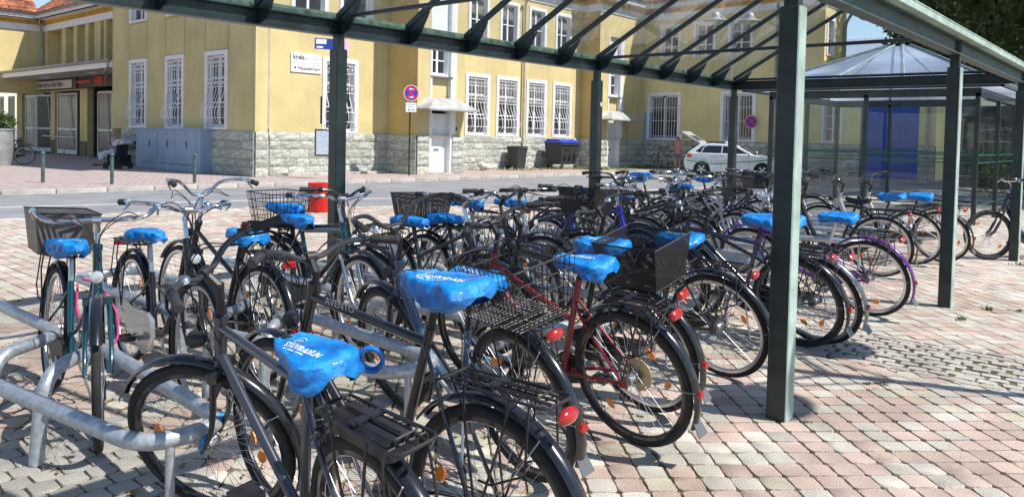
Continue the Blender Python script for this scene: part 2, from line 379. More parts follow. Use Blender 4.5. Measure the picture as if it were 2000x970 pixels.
# paving stones ---------------------------------------------------------
PM = [speckle('paver_grey', (.74, .69, .60), (.55, .55, .55)), speckle('paver_pink', (.70, .545, .47), (.62, .60, .58)),
      speckle('paver_sand', (.70, .64, .51), (.6, .57, .52)), speckle('sett_grey', (.60, .555, .50), (.58, .58, .58))]
def inside(x, y, P):
    c = False; j = len(P) - 1
    for i in range(len(P)):
        if (P[i][1] > y) != (P[j][1] > y) and x < (P[j][0] - P[i][0]) * (y - P[i][1]) / (P[j][1] - P[i][1]) + P[i][0]: c = not c
        j = i
    return c
def paver_ring(a, b, jit, fine=True):
    """outline of a slightly worn stone, half sizes a, b"""
    c = .24 * min(a, b)
    q = [(-a + c, -b), (0, -b), (a - c, -b), (a, -b + c), (a, 0), (a, b - c), (a - c, b), (0, b), (-a + c, b), (-a, b - c), (-a, 0), (-a, -b + c)] if fine else \
        [(-a, -b), (a, -b), (a, b), (-a, b)]
    return [(x + random.uniform(-jit, jit), y + random.uniform(-jit, jit)) for x, y in q]
cells = []
PT = .130; g45 = R(45)
def wavy(i, j): return .012 * math.sin(i * 1.3 + j * .9)
COB = lambda x, y: (5.64 < x < 6.42 and -8 < y < 2.2)
COB2 = lambda x, y: (x < 1.62 and 2.42 < y < 4.22)
ca, sa = math.cos(g45), math.sin(g45)
for i in range(-85, 230):
    for j in range(-135, 135):
        u = i * PT + (PT / 2 if j % 2 else 0) * 0 ; v = j * PT
        v += .006 * math.sin(i * .7)
        x, y = u * ca - v * sa, u * sa + v * ca
        if y < 7.5 and -2.5 < x < 23 and y > -4.5 and not COB(x, y) and not COB2(x, y) and inside(x, y, plaza_poly): cells.append((x, y, g45, PT / 2 - .0035, PT / 2 - .0035, None))
for i in range(-19, 182):
    for j in range(0, 54):
        x = i * PT; y = 7.5 + PT / 2 + j * PT + (PT / 2 if i % 2 else 0)
        if y > 7.55 and inside(x, y, plaza_poly): cells.append((x, y, 0, PT / 2 - .0035, PT / 2 - .0035, None))
for i in range(-0, 11):
    for j in range(0, 90):
        x = 5.6 + i * .088; y = -5 + j * .135 + (.06 if i % 2 else 0) ; 
        if y < 2.25: cells.append((x + random.uniform(-.008, .008), y + random.uniform(-.012, .012), random.uniform(-.12, .12), .036, .055, 3))
for i in range(0, 36):
    for j in range(0, 17):
        x = -2.4 + i * .114 + (.05 if j % 2 else 0); y = 2.36 + j * .116
        if x < 1.72: cells.append((x, y, random.uniform(-.04, .04), .052, .054, 3))
camxy = F
def dcam(c): return math.hypot(c[0], c[1])
def in_view(c):
    d = Vector((c[0], c[1], -1.5)); f = d.dot(F); return f > .3 and abs(d.dot(R2) / f) < .69 and -.46 < d.dot(U2) / f < .25
cells.sort(key=dcam)
vis = [c for c in cells if in_view(c)]
hero = set(id(c) for c in vis[:300])
variants = {}
for mi in range(4):
    for k in range(4):
        mb = MB(); r0 = paver_ring(1, 1, .0); 
        hx, hy = (PT / 2 - .0035, PT / 2 - .0035) if mi < 3 else (.052, .054)
        r = paver_ring(hx, hy, .0032)
        vs = [(x, y, -.02) for x, y in r] + [(x, y, -.003) for x, y in r] + [(x * random.uniform(.955, .985), y * random.uniform(.955, .985), random.uniform(-.0008, .0008)) for x, y in r]
        n_ = len(r); mb.add(vs, [tuple(range(2 * n_, 3 * n_))] + [(q * n_ + i, q * n_ + (i + 1) % n_, (q + 1) * n_ + (i + 1) % n_, (q + 1) * n_ + i) for q in (0, 1) for i in range(n_)])
        variants[mi, k] = mb.mesh('paving_stone', PM[mi], ang=50)
mbs = MB()
for c in cells:
    x, y, a, hx, hy, mi = c
    if mi is None:
        t = random.random(); mi = 0 if t < .52 else (1 if t < .95 else 2)
        t2 = noise.noise(Vector((x * .5, y * .5, 3)))
        if mi == 0 and t2 > .25 and random.random() < .5: mi = 1
    dz = random.uniform(-.0025, .0015) if mi < 3 else random.uniform(-.004, .003)
    if mi < 3 and ((5.5 < x < 6.56 and y < 2.34) or (x < 1.76 and 2.28 < y < 4.36)): dz -= .006
    if id(c) in hero:
        o = link('paving_stone', variants[mi, random.randrange(4)], plaza, (x, y, dz), (random.uniform(-.012, .012), random.uniform(-.012, .012), a + R(90) * random.randrange(4) + random.uniform(-.015, .015)))
        if mi == 3: o.scale = (hx / .052, hy / .054, 1); o.rotation_euler[2] = a
        continue
    d = dcam(c)
    if d > 7 and not in_view(c): fine = False
    else: fine = d < 6.5
    r = paver_ring(hx, hy, .0022 if mi < 3 else .005, fine); n_ = len(r); cc, ss = math.cos(a), math.sin(a)
    tx, ty = random.uniform(-.02, .02), random.uniform(-.02, .02)
    P2 = lambda q, s, z: (x + (q[0] * cc - q[1] * ss) * s, y + (q[0] * ss + q[1] * cc) * s, z + dz + (tx * q[0] + ty * q[1]) )
    vs = [P2(q, 1, -.012) for q in r] + [P2(q, .965, 0) for q in r]
    mbs.add(vs, [tuple(range(n_, 2 * n_))] + [(i, (i + 1) % n_, n_ + (i + 1) % n_, n_ + i) for i in range(n_)], mi)
obj('paving_stones', mbs, PM, plaza, smooth=False, kind='stuff')

# weeds in the joints, grass at the wall, dry leaves ------------------------
grass_m = mat('weed_green', (.10, .17, .035), .8, var=.35, scale=9, island=.35)
straw_m = mat('dry_grass', (.42, .36, .17), .9, var=.3, scale=9, island=.25)
leaf_m = mat('dead_leaf', (.36, .19, .07), .85, var=.3, scale=30, island=.35)
def tufts(spots, mb, mi=0):
    for x, y, s, n_ in spots:
        for i in range(n_):
            a = random.uniform(0, 6.28); r = random.random() * s * .9; L_ = s * random.uniform(.4, 1.1); ln_ = random.uniform(.2, 1.2)
            bx, by = x + r * math.cos(a), y + r * math.sin(a); wd = .0035 + L_ * .06; a2 = random.uniform(0, 6.28); dx, dy = math.cos(a2), math.sin(a2)
            z0 = -.01
            p0 = (bx - dy * wd, by + dx * wd, z0); p1 = (bx + dy * wd, by - dx * wd, z0); q = L_ * .6 * ln_
            p2 = (bx + dx * q * .4 + dy * wd * .7, by + dy * q * .4 - dx * wd * .7, z0 + L_ * .6); p3 = (bx + dx * q * .4 - dy * wd * .7, by + dy * q * .4 + dx * wd * .7, z0 + L_ * .6)
            p4 = (bx + dx * q, by + dy * q, z0 + L_ * (.95 - .3 * ln_))
            mb.add([p0, p1, p2, p3, p4], [(0, 1, 2, 3), (3, 2, 4)], mi)
mb = MB(); sp = []
for _ in range(120):
    c = random.choice(vis[:2600]); sp.append((c[0] + .07 * math.cos(c[2] + R(45)), c[1] + .07 * math.sin(c[2] + R(45)), random.uniform(.008, .022), 7))
for x, y, s in ((5.1, 1.35, .03), (4.2, 1.5, .03), (7.6, 1.4, .05), (8.25, 1.25, .05), (8.3, 1.1, .04), (5.9, 2.6, .06), (6.2, 2.9, .07), (5.6, 3.0, .06), (5.2, 2.8, .05), (4.2, 3.4, .05), (3.4, 3.3, .05), (2.75, 2.6, .04), (6.9, .6, .05), (2.9, 3.1, .04), (12.2, 1.2, .06), (11.6, 1.5, .06)):
    for k in range(4): sp.append((x + random.uniform(-.08, .08), y + random.uniform(-.08, .08), s * random.uniform(.5, 1.1), 16))
tufts(sp, mb)
obj('joint_weeds', mb, grass_m, smooth=False, kind='stuff')['label'] = 'small green weeds growing in the joints of the paving'
C.objects['joint_weeds']['category'] = 'weeds'
mb = MB(); sp = []
for _ in range(150): sp.append((random.uniform(24.6, 30.5), random.choice((22.5, 22.0, 21.6)) + random.uniform(-.35, .25), random.uniform(.06, .22), 6))
tufts(sp, mb, 1); sp = []
for _ in range(170): sp.append((random.uniform(29, 35.5), random.uniform(20.2, 21.5), random.uniform(.06, .2), 8))
for _ in range(160): sp.append((random.uniform(34.7, 35.8), random.uniform(12, 21.5), random.uniform(.08, .25), 8))
tufts(sp, mb, 0)
o = obj('verge_grass', mb, [grass_m, straw_m], smooth=False, kind='stuff'); o['label'] = 'rough green and dry grass along the foot of the stone wall'; o['category'] = 'grass'
mb = MB()
for _ in range(60):
    x, y = (random.uniform(1.0, 1.9), random.uniform(2.4, 4.4)) if _ < 44 else (random.uniform(2, 4), random.uniform(2, 4))
    s = random.uniform(.008, .03); a = random.uniform(0, 6.28); c_, s_ = math.cos(a) * s, math.sin(a) * s; z = .003
    mb.add([(x - c_, y - s_, z + .004), (x - s_ * .5, y + c_ * .5, z + s * .3), (x + c_, y + s_, z + .008), (x + s_ * .5, y - c_ * .5, z)], [(0, 3, 2, 1)] )
o = obj('leaf_litter', mb, leaf_m, smooth=False, kind='stuff'); o['label'] = 'dry brown leaves scattered on the grey setts beside the bicycle rack'; o['category'] = 'dead leaves'

# ============================================================ bicycle shelter
XP = [-3.8, .154, 4.111, 8.068, 12.025]; YR, YL = 1.587, 5.580
PITCH = R(30); ZF = 2.50
sh = thing('bicycle_shelter', 'long dark green steel bicycle shelter with glass gable roof over the racks', 'bicycle shelter')
pm = MB(); pm.cbox((0, 0, 1.11), (.112, .112, 2.22), .006); post_me = pm.mesh('post', steel)
post_out = pm.mesh('post', [steel, steel_sunlit])
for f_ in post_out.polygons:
    if f_.normal.y < -.6: f_.material_index = 1  # side towards the sun takes the paler sunlit colour
nm = MB(); nm.cbox((0, 0, 2.27), (.07, .078, .14), .003); neck_me = nm.mesh('post_neck', steel)
bm_ = MB(); bm_.lathe([(.011, 0), (.011, .008), (.006, .012)], 6); bolt_me = bm_.mesh('bolt', blackm)
for x in XP:
    for y in (YR, YL):
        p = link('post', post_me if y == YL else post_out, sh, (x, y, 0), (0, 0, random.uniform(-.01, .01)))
        link('post_neck', neck_me, p, (0, 0, 0))
def ibeam(L_, mb):
    mb.box((0, 0, 2.40), (L_, .008, .118)); mb.box((0, 0, 2.336), (L_, .1, .011)); mb.box((0, 0, 2.464), (L_, .1, .011))
for side, y in ((1, YL), (-1, YR)):
    for i in range(4):
        L_ = XP[i + 1] - XP[i]; mb = MB(); ibeam(L_ - .012, mb)
        for e in (-1, 1): mb.box((e * (L_ / 2 - .012), 0, 2.40), (.01, .094, .118))
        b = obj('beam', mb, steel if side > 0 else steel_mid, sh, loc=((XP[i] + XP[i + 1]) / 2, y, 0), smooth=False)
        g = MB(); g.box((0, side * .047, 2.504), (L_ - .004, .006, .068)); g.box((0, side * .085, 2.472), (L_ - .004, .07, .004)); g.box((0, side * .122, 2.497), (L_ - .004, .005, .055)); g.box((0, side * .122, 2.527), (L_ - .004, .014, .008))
        obj('gutter', g, steel_top if side > 0 else steel_sunlit, b, smooth=False)
        for e in (-1, 1):
            for zz in (2.37, 2.43): link('bolt', bolt_me, b, (e * (L_ / 2 - .05), -side * .004, zz), (R(90) * side, 0, 0))
half = (YL - YR) / 2; zr = ZF + half * math.tan(PITCH)
rl = half / math.cos(PITCH); cp, spn = math.cos(PITCH), math.sin(PITCH)
rm = MB()
# rafter: local y runs inwards (towards the ridge), built for the left side then mirrored by rotation
rm.prism([(-.02, -.03), (rl * cp, ZF - ZF + rl * spn - .03), (rl * cp, rl * spn + .03), (-.02, .03)], lambda u, v, w_: (w_, u, v), -.017, .017)
gus = [(-.02, -.02), (.10, .04), (.27, .135), (.235, .07), (.20, .02), (.15, -.08), (.10, -.135), (.045, -.152), (-.02, -.152)]
rm2 = MB(); rm2.prism(gus, lambda u, v, w_: (w_, u, v), -.008, .008)
raft_me = rm.mesh('rafter', steel, smooth=False); gus_me = rm2.mesh('bracket', steel, smooth=False)
pn = .7914
glz = MB(); gl = rl - .03
glz.add([(.006, -.10 * cp, -.10 * spn + .04), (pn - .006, -.10 * cp, -.10 * spn + .04), (pn - .006, gl * cp, gl * spn + .04), (.006, gl * cp, gl * spn + .04)], [(0, 1, 2, 3)])
pane_me = glz.mesh('roof_pane', MT['roof_glass'], smooth=False)
for i in range(20 + 1):
    x = XP[0] + i * pn
    for side, y in ((1, YL), (-1, YR)):
        r = link('rafter', raft_me, sh, (x, y, ZF), (0, 0, R(180) if side == 1 else 0))
        link('bracket', gus_me, r, (0, .03, 0))
        for zz in (-.05, -.115): link('bolt', bolt_me, r, (.008 if side < 0 else -.008, .11 - (.03 if zz < -.1 else 0), zz), (0, R(90) * (1 if side < 0 else -1), 0))
        if i < 20: link('roof_pane', pane_me, sh, (x if side < 0 else x + pn, y, ZF), (0, 0, R(180) if side == 1 else 0))
mb = MB(); mb.tube([(XP[0], (YR + YL) / 2, zr - .02), (XP[-1], (YR + YL) / 2, zr - .02)], .038, 10); obj('ridge_beam', mb, steel, sh)
for x in XP:
    mb = MB(); mb.tube([(x + .005, YR + .12, 2.50), (x + .005, YL - .12, 2.50)], .019, 8); mb.ball((x + .005, YL - .14, 2.495), .03, 8, 6)
    obj('tie_rod', mb, steel, sh)
mb = MB(); Lb = YL - YR - .12; mb.box((12.025, (YL + YR) / 2, 2.40), (.008, Lb, .118)); mb.box((12.025, (YL + YR) / 2, 2.336), (.1, Lb, .011)); mb.box((12.025, (YL + YR) / 2, 2.464), (.1, Lb, .011))
obj('end_beam', mb, steel, sh, smooth=False)
mb = MB(); mb.cbox((0, 0, 0), (.035, .004, .05), .001); st = obj('sticker', mb, white, sh, loc=(8.068 + .02, YL - .0585, 1.92))

# ============================================================ racks
leg_mb = MB(); leg_mb.tube([(0, 0, 0), (0, 0, .38)], .0165, 10); rleg = leg_mb.mesh('support_leg', galv)
def rack(k):
    x0 = 1.02 + 1.115 * k
    t = thing('bicycle_rack', 'x', 'bicycle rack', (x0, 0, 0), group='looped tube racks in a row under the shelter')
    z = .40; r = .032
    def hair(side):
        if side < 0: return fillet([(-.03, 4.0, 0), (-.03, 4.0, z), (.15, 2.66, z), (.46, 2.66, z), (.54, 4.06, z), (.20, 3.78, z), (.17, 3.78, 0)], .15, 8)
        return fillet([(.02, 4.42, 0), (.02, 4.42, z), (.02, 6.08, z), (.47, 6.08, z), (.50, 4.45, z), (.11, 4.2, z), (.11, 4.2, 0)], .15, 8)
    for side in (-1, 1):
        mb = MB(); mb.tube(hair(side), r, 14); h = obj('tube_loop', mb, galv, t, ang=60)
        l = link('support_leg', rleg, t, (.24, 2.66 if side < 0 else 6.08, 0))
    return t
racks = []
base = rack(0); racks.append(base)
where = ['nearest the camera, at the lower left corner', 'second from the camera, under the blue-covered saddle and spiral lock', 'third from the camera, beside the wire basket', 'fourth from the camera, behind the red and black bicycle',
         'fifth from the camera, under the black mesh basket', 'sixth from the camera, behind the nearest green post', 'seventh from the camera, beside the purple bicycle', 'eighth from the camera, in front of the silver bicycles', 'ninth from the camera, near the far green posts', 'farthest from the camera, before the glass pavilion']
base['label'] = 'grey looped tube bicycle rack ' + where[0]
for k in range(1, 10): racks.append(dup(base, (1.02 + 1.115 * k, 0, 0), label='grey looped tube bicycle rack ' + where[k]))
# ============================================================ station building
ZV = Vector((0, 0, 1))
class Face:
    def __init__(s, o, sd, n): s.o = Vector(o); s.s = Vector(sd); s.n = Vector(n); s.rot = Matrix((s.s, -s.n, ZV)).transposed()   # local x along, local y inwards
    def p(s, a, d, z): return s.o + s.s * a + s.n * d + ZV * z
    def box(s, mb, a0, a1, d0, d1, z0, z1, mi=0): mb.box(s.p((a0 + a1) / 2, (d0 + d1) / 2, (z0 + z1) / 2), (a1 - a0, abs(d1 - d0), z1 - z0), s.rot, mi)
    def wall(s, mb, L_, z0, z1, ops, dep=.2, mi=0):
        xs = sorted({0, L_} | {v for o in ops for v in o[:2]}); zs = sorted({z0, z1} | {v for o in ops for v in o[2:4]})
        for i in range(len(xs) - 1):
            for j in range(len(zs) - 1):
                cx, cz = (xs[i] + xs[i + 1]) / 2, (zs[j] + zs[j + 1]) / 2
                if any(o[0] < cx < o[1] and o[2] < cz < o[3] for o in ops): continue
                mb.add([s.p(xs[i], 0, zs[j]), s.p(xs[i + 1], 0, zs[j]), s.p(xs[i + 1], 0, zs[j + 1]), s.p(xs[i], 0, zs[j + 1])], [(0, 1, 2, 3)], mi)
        for o in ops:
            a, b, c, d = o[:4]
            for q in (((a, 0, c), (a, -dep, c), (a, -dep, d), (a, 0, d)), ((b, 0, d), (b, -dep, d), (b, -dep, c), (b, 0, c)), ((a, 0, d), (a, -dep, d), (b, -dep, d), (b, 0, d)), ((b, 0, c), (b, -dep, c), (a, -dep, c), (a, 0, c))):
                mb.add([s.p(*t) for t in q], [(0, 1, 2, 3)], mi)
stv = []
for k in range(8):
    mb = MB(); nx, nz = 7, 5; vs = []
    for iz in range(nz + 1):
        for ix in range(nx + 1):
            u, v = ix / nx - .5, iz / nz - .5; e = min(.5 - abs(u), .5 - abs(v)) * 6
            d = .02 + .05 * min(1, e) * (.45 + 1.1 * noise.noise(Vector((u * 3.2 + k * 5, v * 2.6, k * 3.3))) + .25 * noise.noise(Vector((u * 9, v * 9, k))))
            ed = .012 * noise.noise(Vector((u * 5, v * 5, k + 9)))
            vs.append((u + (ed if abs(u) > .49 else 0), -max(.005, d), v + (ed if abs(v) > .49 else 0)))
    fs = [(a, a + 1, a + nx + 2, a + nx + 1) for iz in range(nz) for a in range(iz * (nx + 1), iz * (nx + 1) + nx)]
    rim = [i for i in range(nx + 1)] + [(iz * (nx + 1) + nx) for iz in range(1, nz + 1)] + [nz * (nx + 1) + ix for ix in range(nx - 1, -1, -1)] + [iz * (nx + 1) for iz in range(nz - 1, 0, -1)]
    o_ = len(vs); vs += [(vs[i][0], .01, vs[i][2]) for i in rim]; m_ = len(rim)
    fs += [(rim[i], o_ + i, o_ + (i + 1) % m_, rim[(i + 1) % m_]) for i in range(m_)]
    mb.add(vs, fs); stv.append(mb.mesh('stone', stone_m, ang=35))
def plinth(parent, fc, L_, skip=(), rows=(.30, .27, .31, .28, .30), single=True, a0=0.0, mbj=None):
    z = 0.0
    for (s0, s1) in segs(a0, L_, skip): back = MB(); fc.box(back, s0, s1, -.1, .035, -.05, 1.45); obj('plinth_core', back, mortar, parent, smooth=False)
    for ri, h in enumerate(rows):
        for (s0, s1) in segs(a0, L_, skip):
            a = s0
            while a < s1 - .01:
                wd = random.uniform(.34, .8) if ri < len(rows) - 1 else random.uniform(.5, .95)
                if s1 - a - wd < .25: wd = s1 - a
                wd = min(wd, s1 - a); c = fc.p(a + wd / 2, .035, z + h / 2); v = random.choice(stv); hh = h
                if single:
                    o = link('stone', v, parent, c); o.rotation_euler = fc.rot.to_euler(); o.scale = (wd - .014, 1, hh - .014)
                    if random.random() < .4: o.rotation_euler.rotate_axis('Y', R(180))
                else:
                    for vv in v.vertices: pass
                    mbj.add([c + fc.rot @ Vector((vv.co.x * (wd - .014), vv.co.y, vv.co.z * (hh - .014))) for vv in v.vertices], [tuple(p.vertices) for p in v.polygons])
                a += wd
        z += h
def segs(a, b, skip):
    out = []; cur = a
    for s0, s1 in sorted(skip): 
        if s0 > cur: out.append((cur, s0))
        cur = s1
    if cur < b: out.append((cur, b))
    return out
def grille(mb, fc, a0, a1, z0, z1, bulge=.26, nb=7):
    H_ = z1 - z0; zb = z0 + .56 * H_
    def prof(t):
        q = [(z1, .015), (zb, .015), (zb - .06 * H_, .03), (z0 + .40 * H_, .12 * bulge / .26), (z0 + .28 * H_, bulge * .85), (z0 + .19 * H_, bulge), (z0 + .11 * H_, bulge * .85), (z0 + .045 * H_, bulge * .4), (z0 + .02 * H_, .02)]
        return q
    for i in range(nb):
        a = a0 + (a1 - a0) * i / (nb - 1)
        mb.tube(smooth_path([fc.p(a, d, z) for z, d in prof(0)], 3), .0125, 5)
    for zz in (z1 - .02, z1 - .17 * H_ * .75, zb + .13 * H_, zb + .015 * H_): mb.tube([fc.p(a0, .015, zz), fc.p(a1, .015, zz)], .013, 5)
    for zz, d in ((z0 + .28 * H_, bulge * .85), (z0 + .13 * H_, bulge * .92), (z0 + .02 * H_, .02)):
        mb.tube([fc.p(a0, .0, zz), fc.p(a0, d, zz), fc.p(a1, d, zz), fc.p(a1, .0, zz)], .012, 5)
    for za, zb_ in ((z1 - .02, z1 - .128 * H_), (zb + .13 * H_, zb + .015 * H_)):
        for i in range(nb - 1):
            a = a0 + (a1 - a0) * (i + .5) / (nb - 1)
            mb.ball(fc.p(a, .015, (za + zb_) / 2), (.03, .03, .062), 6, 4); 
def window(parent, fc, a0, a1, z0, z1, style='plain', grl=True, sw=.15, cols=2, rows=3, bars=False, label=None, curt=True):
    """a0..a1, z0..z1 is the outer edge of the white surround"""
    mb = MB(); d = .035
    for q in ((a0, a0 + sw, z0, z1), (a1 - sw, a1, z0, z1), (a0 + sw, a1 - sw, z1 - sw, z1)): fc.box(mb, q[0], q[1], -.19, d, q[2], q[3])
    fc.box(mb, a0 + sw, a1 - sw, -.19, d + .03, z0 + .0, z0 + .07)
    i0, i1, j0, j1 = a0 + sw, a1 - sw, z0 + .07, z1 - sw; fd = -.13; t = .06
    fc.box(mb, i0, i0 + t, fd - .05, fd, j0, j1); fc.box(mb, i1 - t, i1, fd - .05, fd, j0, j1); fc.box(mb, i0 + t, i1 - t, fd - .05, fd, j0, j0 + t); fc.box(mb, i0 + t, i1 - t, fd - .05, fd, j1 - t, j1)
    for c in range(1, cols): x = i0 + (i1 - i0) * c / cols; fc.box(mb, x - .045, x + .045, fd - .045, fd + .01, j0 + t, j1 - t)
    for r in range(1, rows): z = j0 + (j1 - j0) * (r if rows != 3 else (r * 1.15)) / (rows if rows != 3 else 3.3); fc.box(mb, i0 + t, i1 - t, fd - .04, fd + .004, z - .022, z + .022)
    w_ = obj('window', mb, white, parent, smooth=False, label=label)
    g = MB(); fc.box(g, i0 + .01, i1 - .01, fd - .06, fd - .035, j0, j1); obj('pane', g, wglass, w_, smooth=False)
    if curt:
        k = MB(); n_ = 14
        for s_ in range(n_):
            x0 = i0 + t + (i1 - i0 - 2 * t) * s_ / n_; x1 = i0 + t + (i1 - i0 - 2 * t) * (s_ + 1) / n_; zt = j1 - t; zb = j0 + (j1 - j0) * (.62 + .04 * (s_ % 2))
            k.add([fc.p(x0, fd - .032 + .002 * (s_ % 2), zb), fc.p(x1, fd - .032 + .002 * (1 - s_ % 2), zb), fc.p(x1, fd - .032 + .002 * (1 - s_ % 2), zt), fc.p(x0, fd - .032 + .002 * (s_ % 2), zt)], [(0, 1, 2, 3)])
        obj('curtain', k, curtain, w_, smooth=False)
    if style == 'bulge':
        k = MB(); grille(k, fc, i0 + .03, i1 - .03, j0 + .02, j1 - .08); obj('grille', k, whiteg, w_)
    if style == 'bars':
        k = MB()
        for i in range(11): a = i0 + .05 + (i1 - i0 - .1) * i / 10; k.tube([fc.p(a, -.04, j0 + .05), fc.p(a, -.04, j1 - .05)], .014, 5)
        for zz in (.06, .42, .72, .97): k.tube([fc.p(i0 + .03, -.04, j0 + (j1 - j0) * zz), fc.p(i1 - .03, -.04, j0 + (j1 - j0) * zz)], .014, 5)
        obj('grille', k, whiteg, w_)
    return w_
tile_m = mat('clay_tiles', (.36, .11, .055), .85, var=.4, scale=2.4, bump=.3, island=.3, col2=(.50, .19, .10))
def roof(parent, o, along, up, L_, S_, name='roof_tiles'):
    """tiled slope: o eave corner, along/up unit vectors"""
    o, al, up = Vector(o), Vector(along), Vector(up).normalized(); nn = al.cross(up).normalized()
    if nn.z < 0: nn = -nn
    mb = MB(); tw, th = .24, .34; nc, nr = int(L_ / tw), int(S_ / th)
    for r in range(nr):
        for c in range(nc):
            a = c * tw; b = r * th - .03; vs = []
            for k, (x, hgt) in enumerate(((.0, .0), (.06, .045), (.12, .055), (.17, .03), (.24, .0))):
                for y, hh in ((0, .045), (th + .05, .012)): vs.append(o + al * (a + x) + up * (b + y + .0) + nn * (hgt + hh + random.uniform(-.003, .003)))
            base = [o + al * (a + x) + up * b + nn * (.0) for x in (0, .06, .12, .17, .24)]
            fs = [(2 * i, 2 * i + 2, 2 * i + 3, 2 * i + 1) for i in range(4)]
            vs2 = vs + base; fs += [(10 + i, 11 + i, 2 * i + 2, 2 * i) for i in range(4)]
            mb.add(vs2, fs)
    ob = obj(name, mb, tile_m, parent, ang=35, kind='stuff')
    return ob
def cornice(parent, fc, a0, a1, zb, fr=yellow, dr=None, over=.45, band=.34, dent=.24):
    """white band, dentil frieze, boarded soffit, gutter"""
    dr = dr or ochre
    mb = MB(); fc.box(mb, a0, a1, 0, .05, zb, zb + band)
    o = obj('cornice_band', mb, white, parent, smooth=False)
    mb = MB(); fc.box(mb, a0, a1, 0, .03, zb + band, zb + band + dent); fc.box(mb, a0, a1, .03, .11, zb + band + dent - .06, zb + band + dent)
    n_ = int((a1 - a0) / .17)
    for i in range(n_): a = a0 + (a1 - a0) * (i + .25) / n_; fc.box(mb, a, a + .085, .03, .10, zb + band + .03, zb + band + dent - .06)
    obj('dentil_frieze', mb, mat('frieze_paint', (.62, .38, .08), .85, var=.15, scale=3), parent, smooth=False, kind='stuff')
    z = zb + band + dent; mb = MB(); fc.box(mb, a0 - 0, a1 + 0, 0, over, z, z + .05); fc.box(mb, a0, a1, over - .03, over, z, z + .28)
    obj('soffit', mb, mat('boarded_white', (.74, .74, .73), .6, var=.12, scale=8), parent, smooth=False)
    mb = MB(); pts = []
    n_ = 8; ring = []
    for e in (a0, a1): ring.append([fc.p(e, over + .075 + .075 * math.cos(R(180 + 22.5 * k)), z + .30 + .075 * math.sin(R(180 + 22.5 * k))) for k in range(9)])
    mb.add(ring[0] + ring[1], [(k, k + 1, 10 + k, 9 + k) for k in range(8)]); mb.tube([fc.p(a0, over + .15, z + .30), fc.p(a1, over + .15, z + .30)], .012, 5)
    obj('gutter', mb, zinc, parent)
    return z + .28
def downpipe(parent, pts, r=.05, m=None, bands=()):
    mb = MB(); mb.tube(fillet(pts, .18, 5), r, 10)
    for z in bands: mb.lathe([(r + .008, z - .025), (r + .008, z + .025)], 10, (pts[-1][0], pts[-1][1], 0))
    return obj('downpipe', mb, m or zincl, parent)

B = thing('station_building', 'yellow rendered station building with rough stone plinth and white barred windows', 'building')
FM = Face((13.75, 22.9, 0), (1, 0, 0), (0, -1, 0))       # long sunlit front
WT = 4.14; ZT = 7.75
def fx(x): return x - 13.75
lowwin = [(16.2, 17.75), (23.4, 24.92), (25.35, 26.9), (27.42, 28.9), (29.4, 30.92)]
upwin = [(14.9, 16.4), (16.9, 18.4), (23.5, 24.8), (25.5, 26.8), (27.5, 28.8), (29.5, 30.8)]
ops = [(fx(a) + .12, fx(b) - .12, 1.47, WT - .12) for a, b in lowwin] + [(fx(a) + .12, fx(b) - .12, 5.55, 7.4) for a, b in upwin]
mb = MB(); FM.wall(mb, 17.95, 1.45, ZT, ops)
F1 = Face((19.15, 21.2, 0), (1, 0, 0), (0, -1, 0)); F1s = Face((19.15, 22.9, 0), (0, -1, 0), (-1, 0, 0)); F1e = Face((21.6, 21.2, 0), (0, 1, 0), (1, 0, 0))
F1.wall(mb, 2.45, 1.45, ZT, [(.62, 1.80, 1.45, 7.4)], dep=.35); F1e.wall(mb, 1.7, 0, ZT, [])
F2 = Face((31.7, 21.8, 0), (1, 0, 0), (0, -1, 0)); F2s = Face((31.7, 22.9, 0), (0, -1, 0), (-1, 0, 0))
F2.wall(mb, 4.3, 1.45, ZT, [(.80, 2.0, 1.45, 6.6)], dep=.35)
FL = Face((13.3, 33.35, 0), (0, -1, 0), (-1, 0, 0))      # shaded left side
def fy(y): return 33.35 - y
lw = [(31.70, 30.18), (28.60, 27.17), (25.62, 24.12)]
FL.wall(mb, 10.95, 1.45, ZT, [(fy(a) + .12, fy(b) - .12, 1.52, 4.06) for a, b in lw] + [(fy(a) + .12, fy(b) - .12, 5.72, 7.3) for a, b in lw])
FC = Face((13.3, 22.4, 0), (1, 0, 0), (0, -1, 0)); FC.wall(mb, .45, 1.45, ZT, [])
Face((13.75, 22.4, 0), (0, 1, 0), (1, 0, 0)).wall(mb, .5, 0, ZT, [])
Face((15.4, 33.35, 0), (-1, 0, 0), (0, 1, 0)).wall(mb, 2.1, 0, ZT, [])
obj('wall', mb, yellow, B, smooth=False)
mb = MB(); F1s.wall(mb, 1.7, 1.45, ZT, []); obj('side_wall', mb, ochre, B, smooth=False, label='yellow rough-cast side face of the left bay, coloured deeper for bounce light'); mb = MB(); F2s.wall(mb, 1.1, 1.45, ZT, []); obj('side_wall', mb, ochre, B, smooth=False, label='yellow rough-cast side face of the right bay, coloured deeper for bounce light')
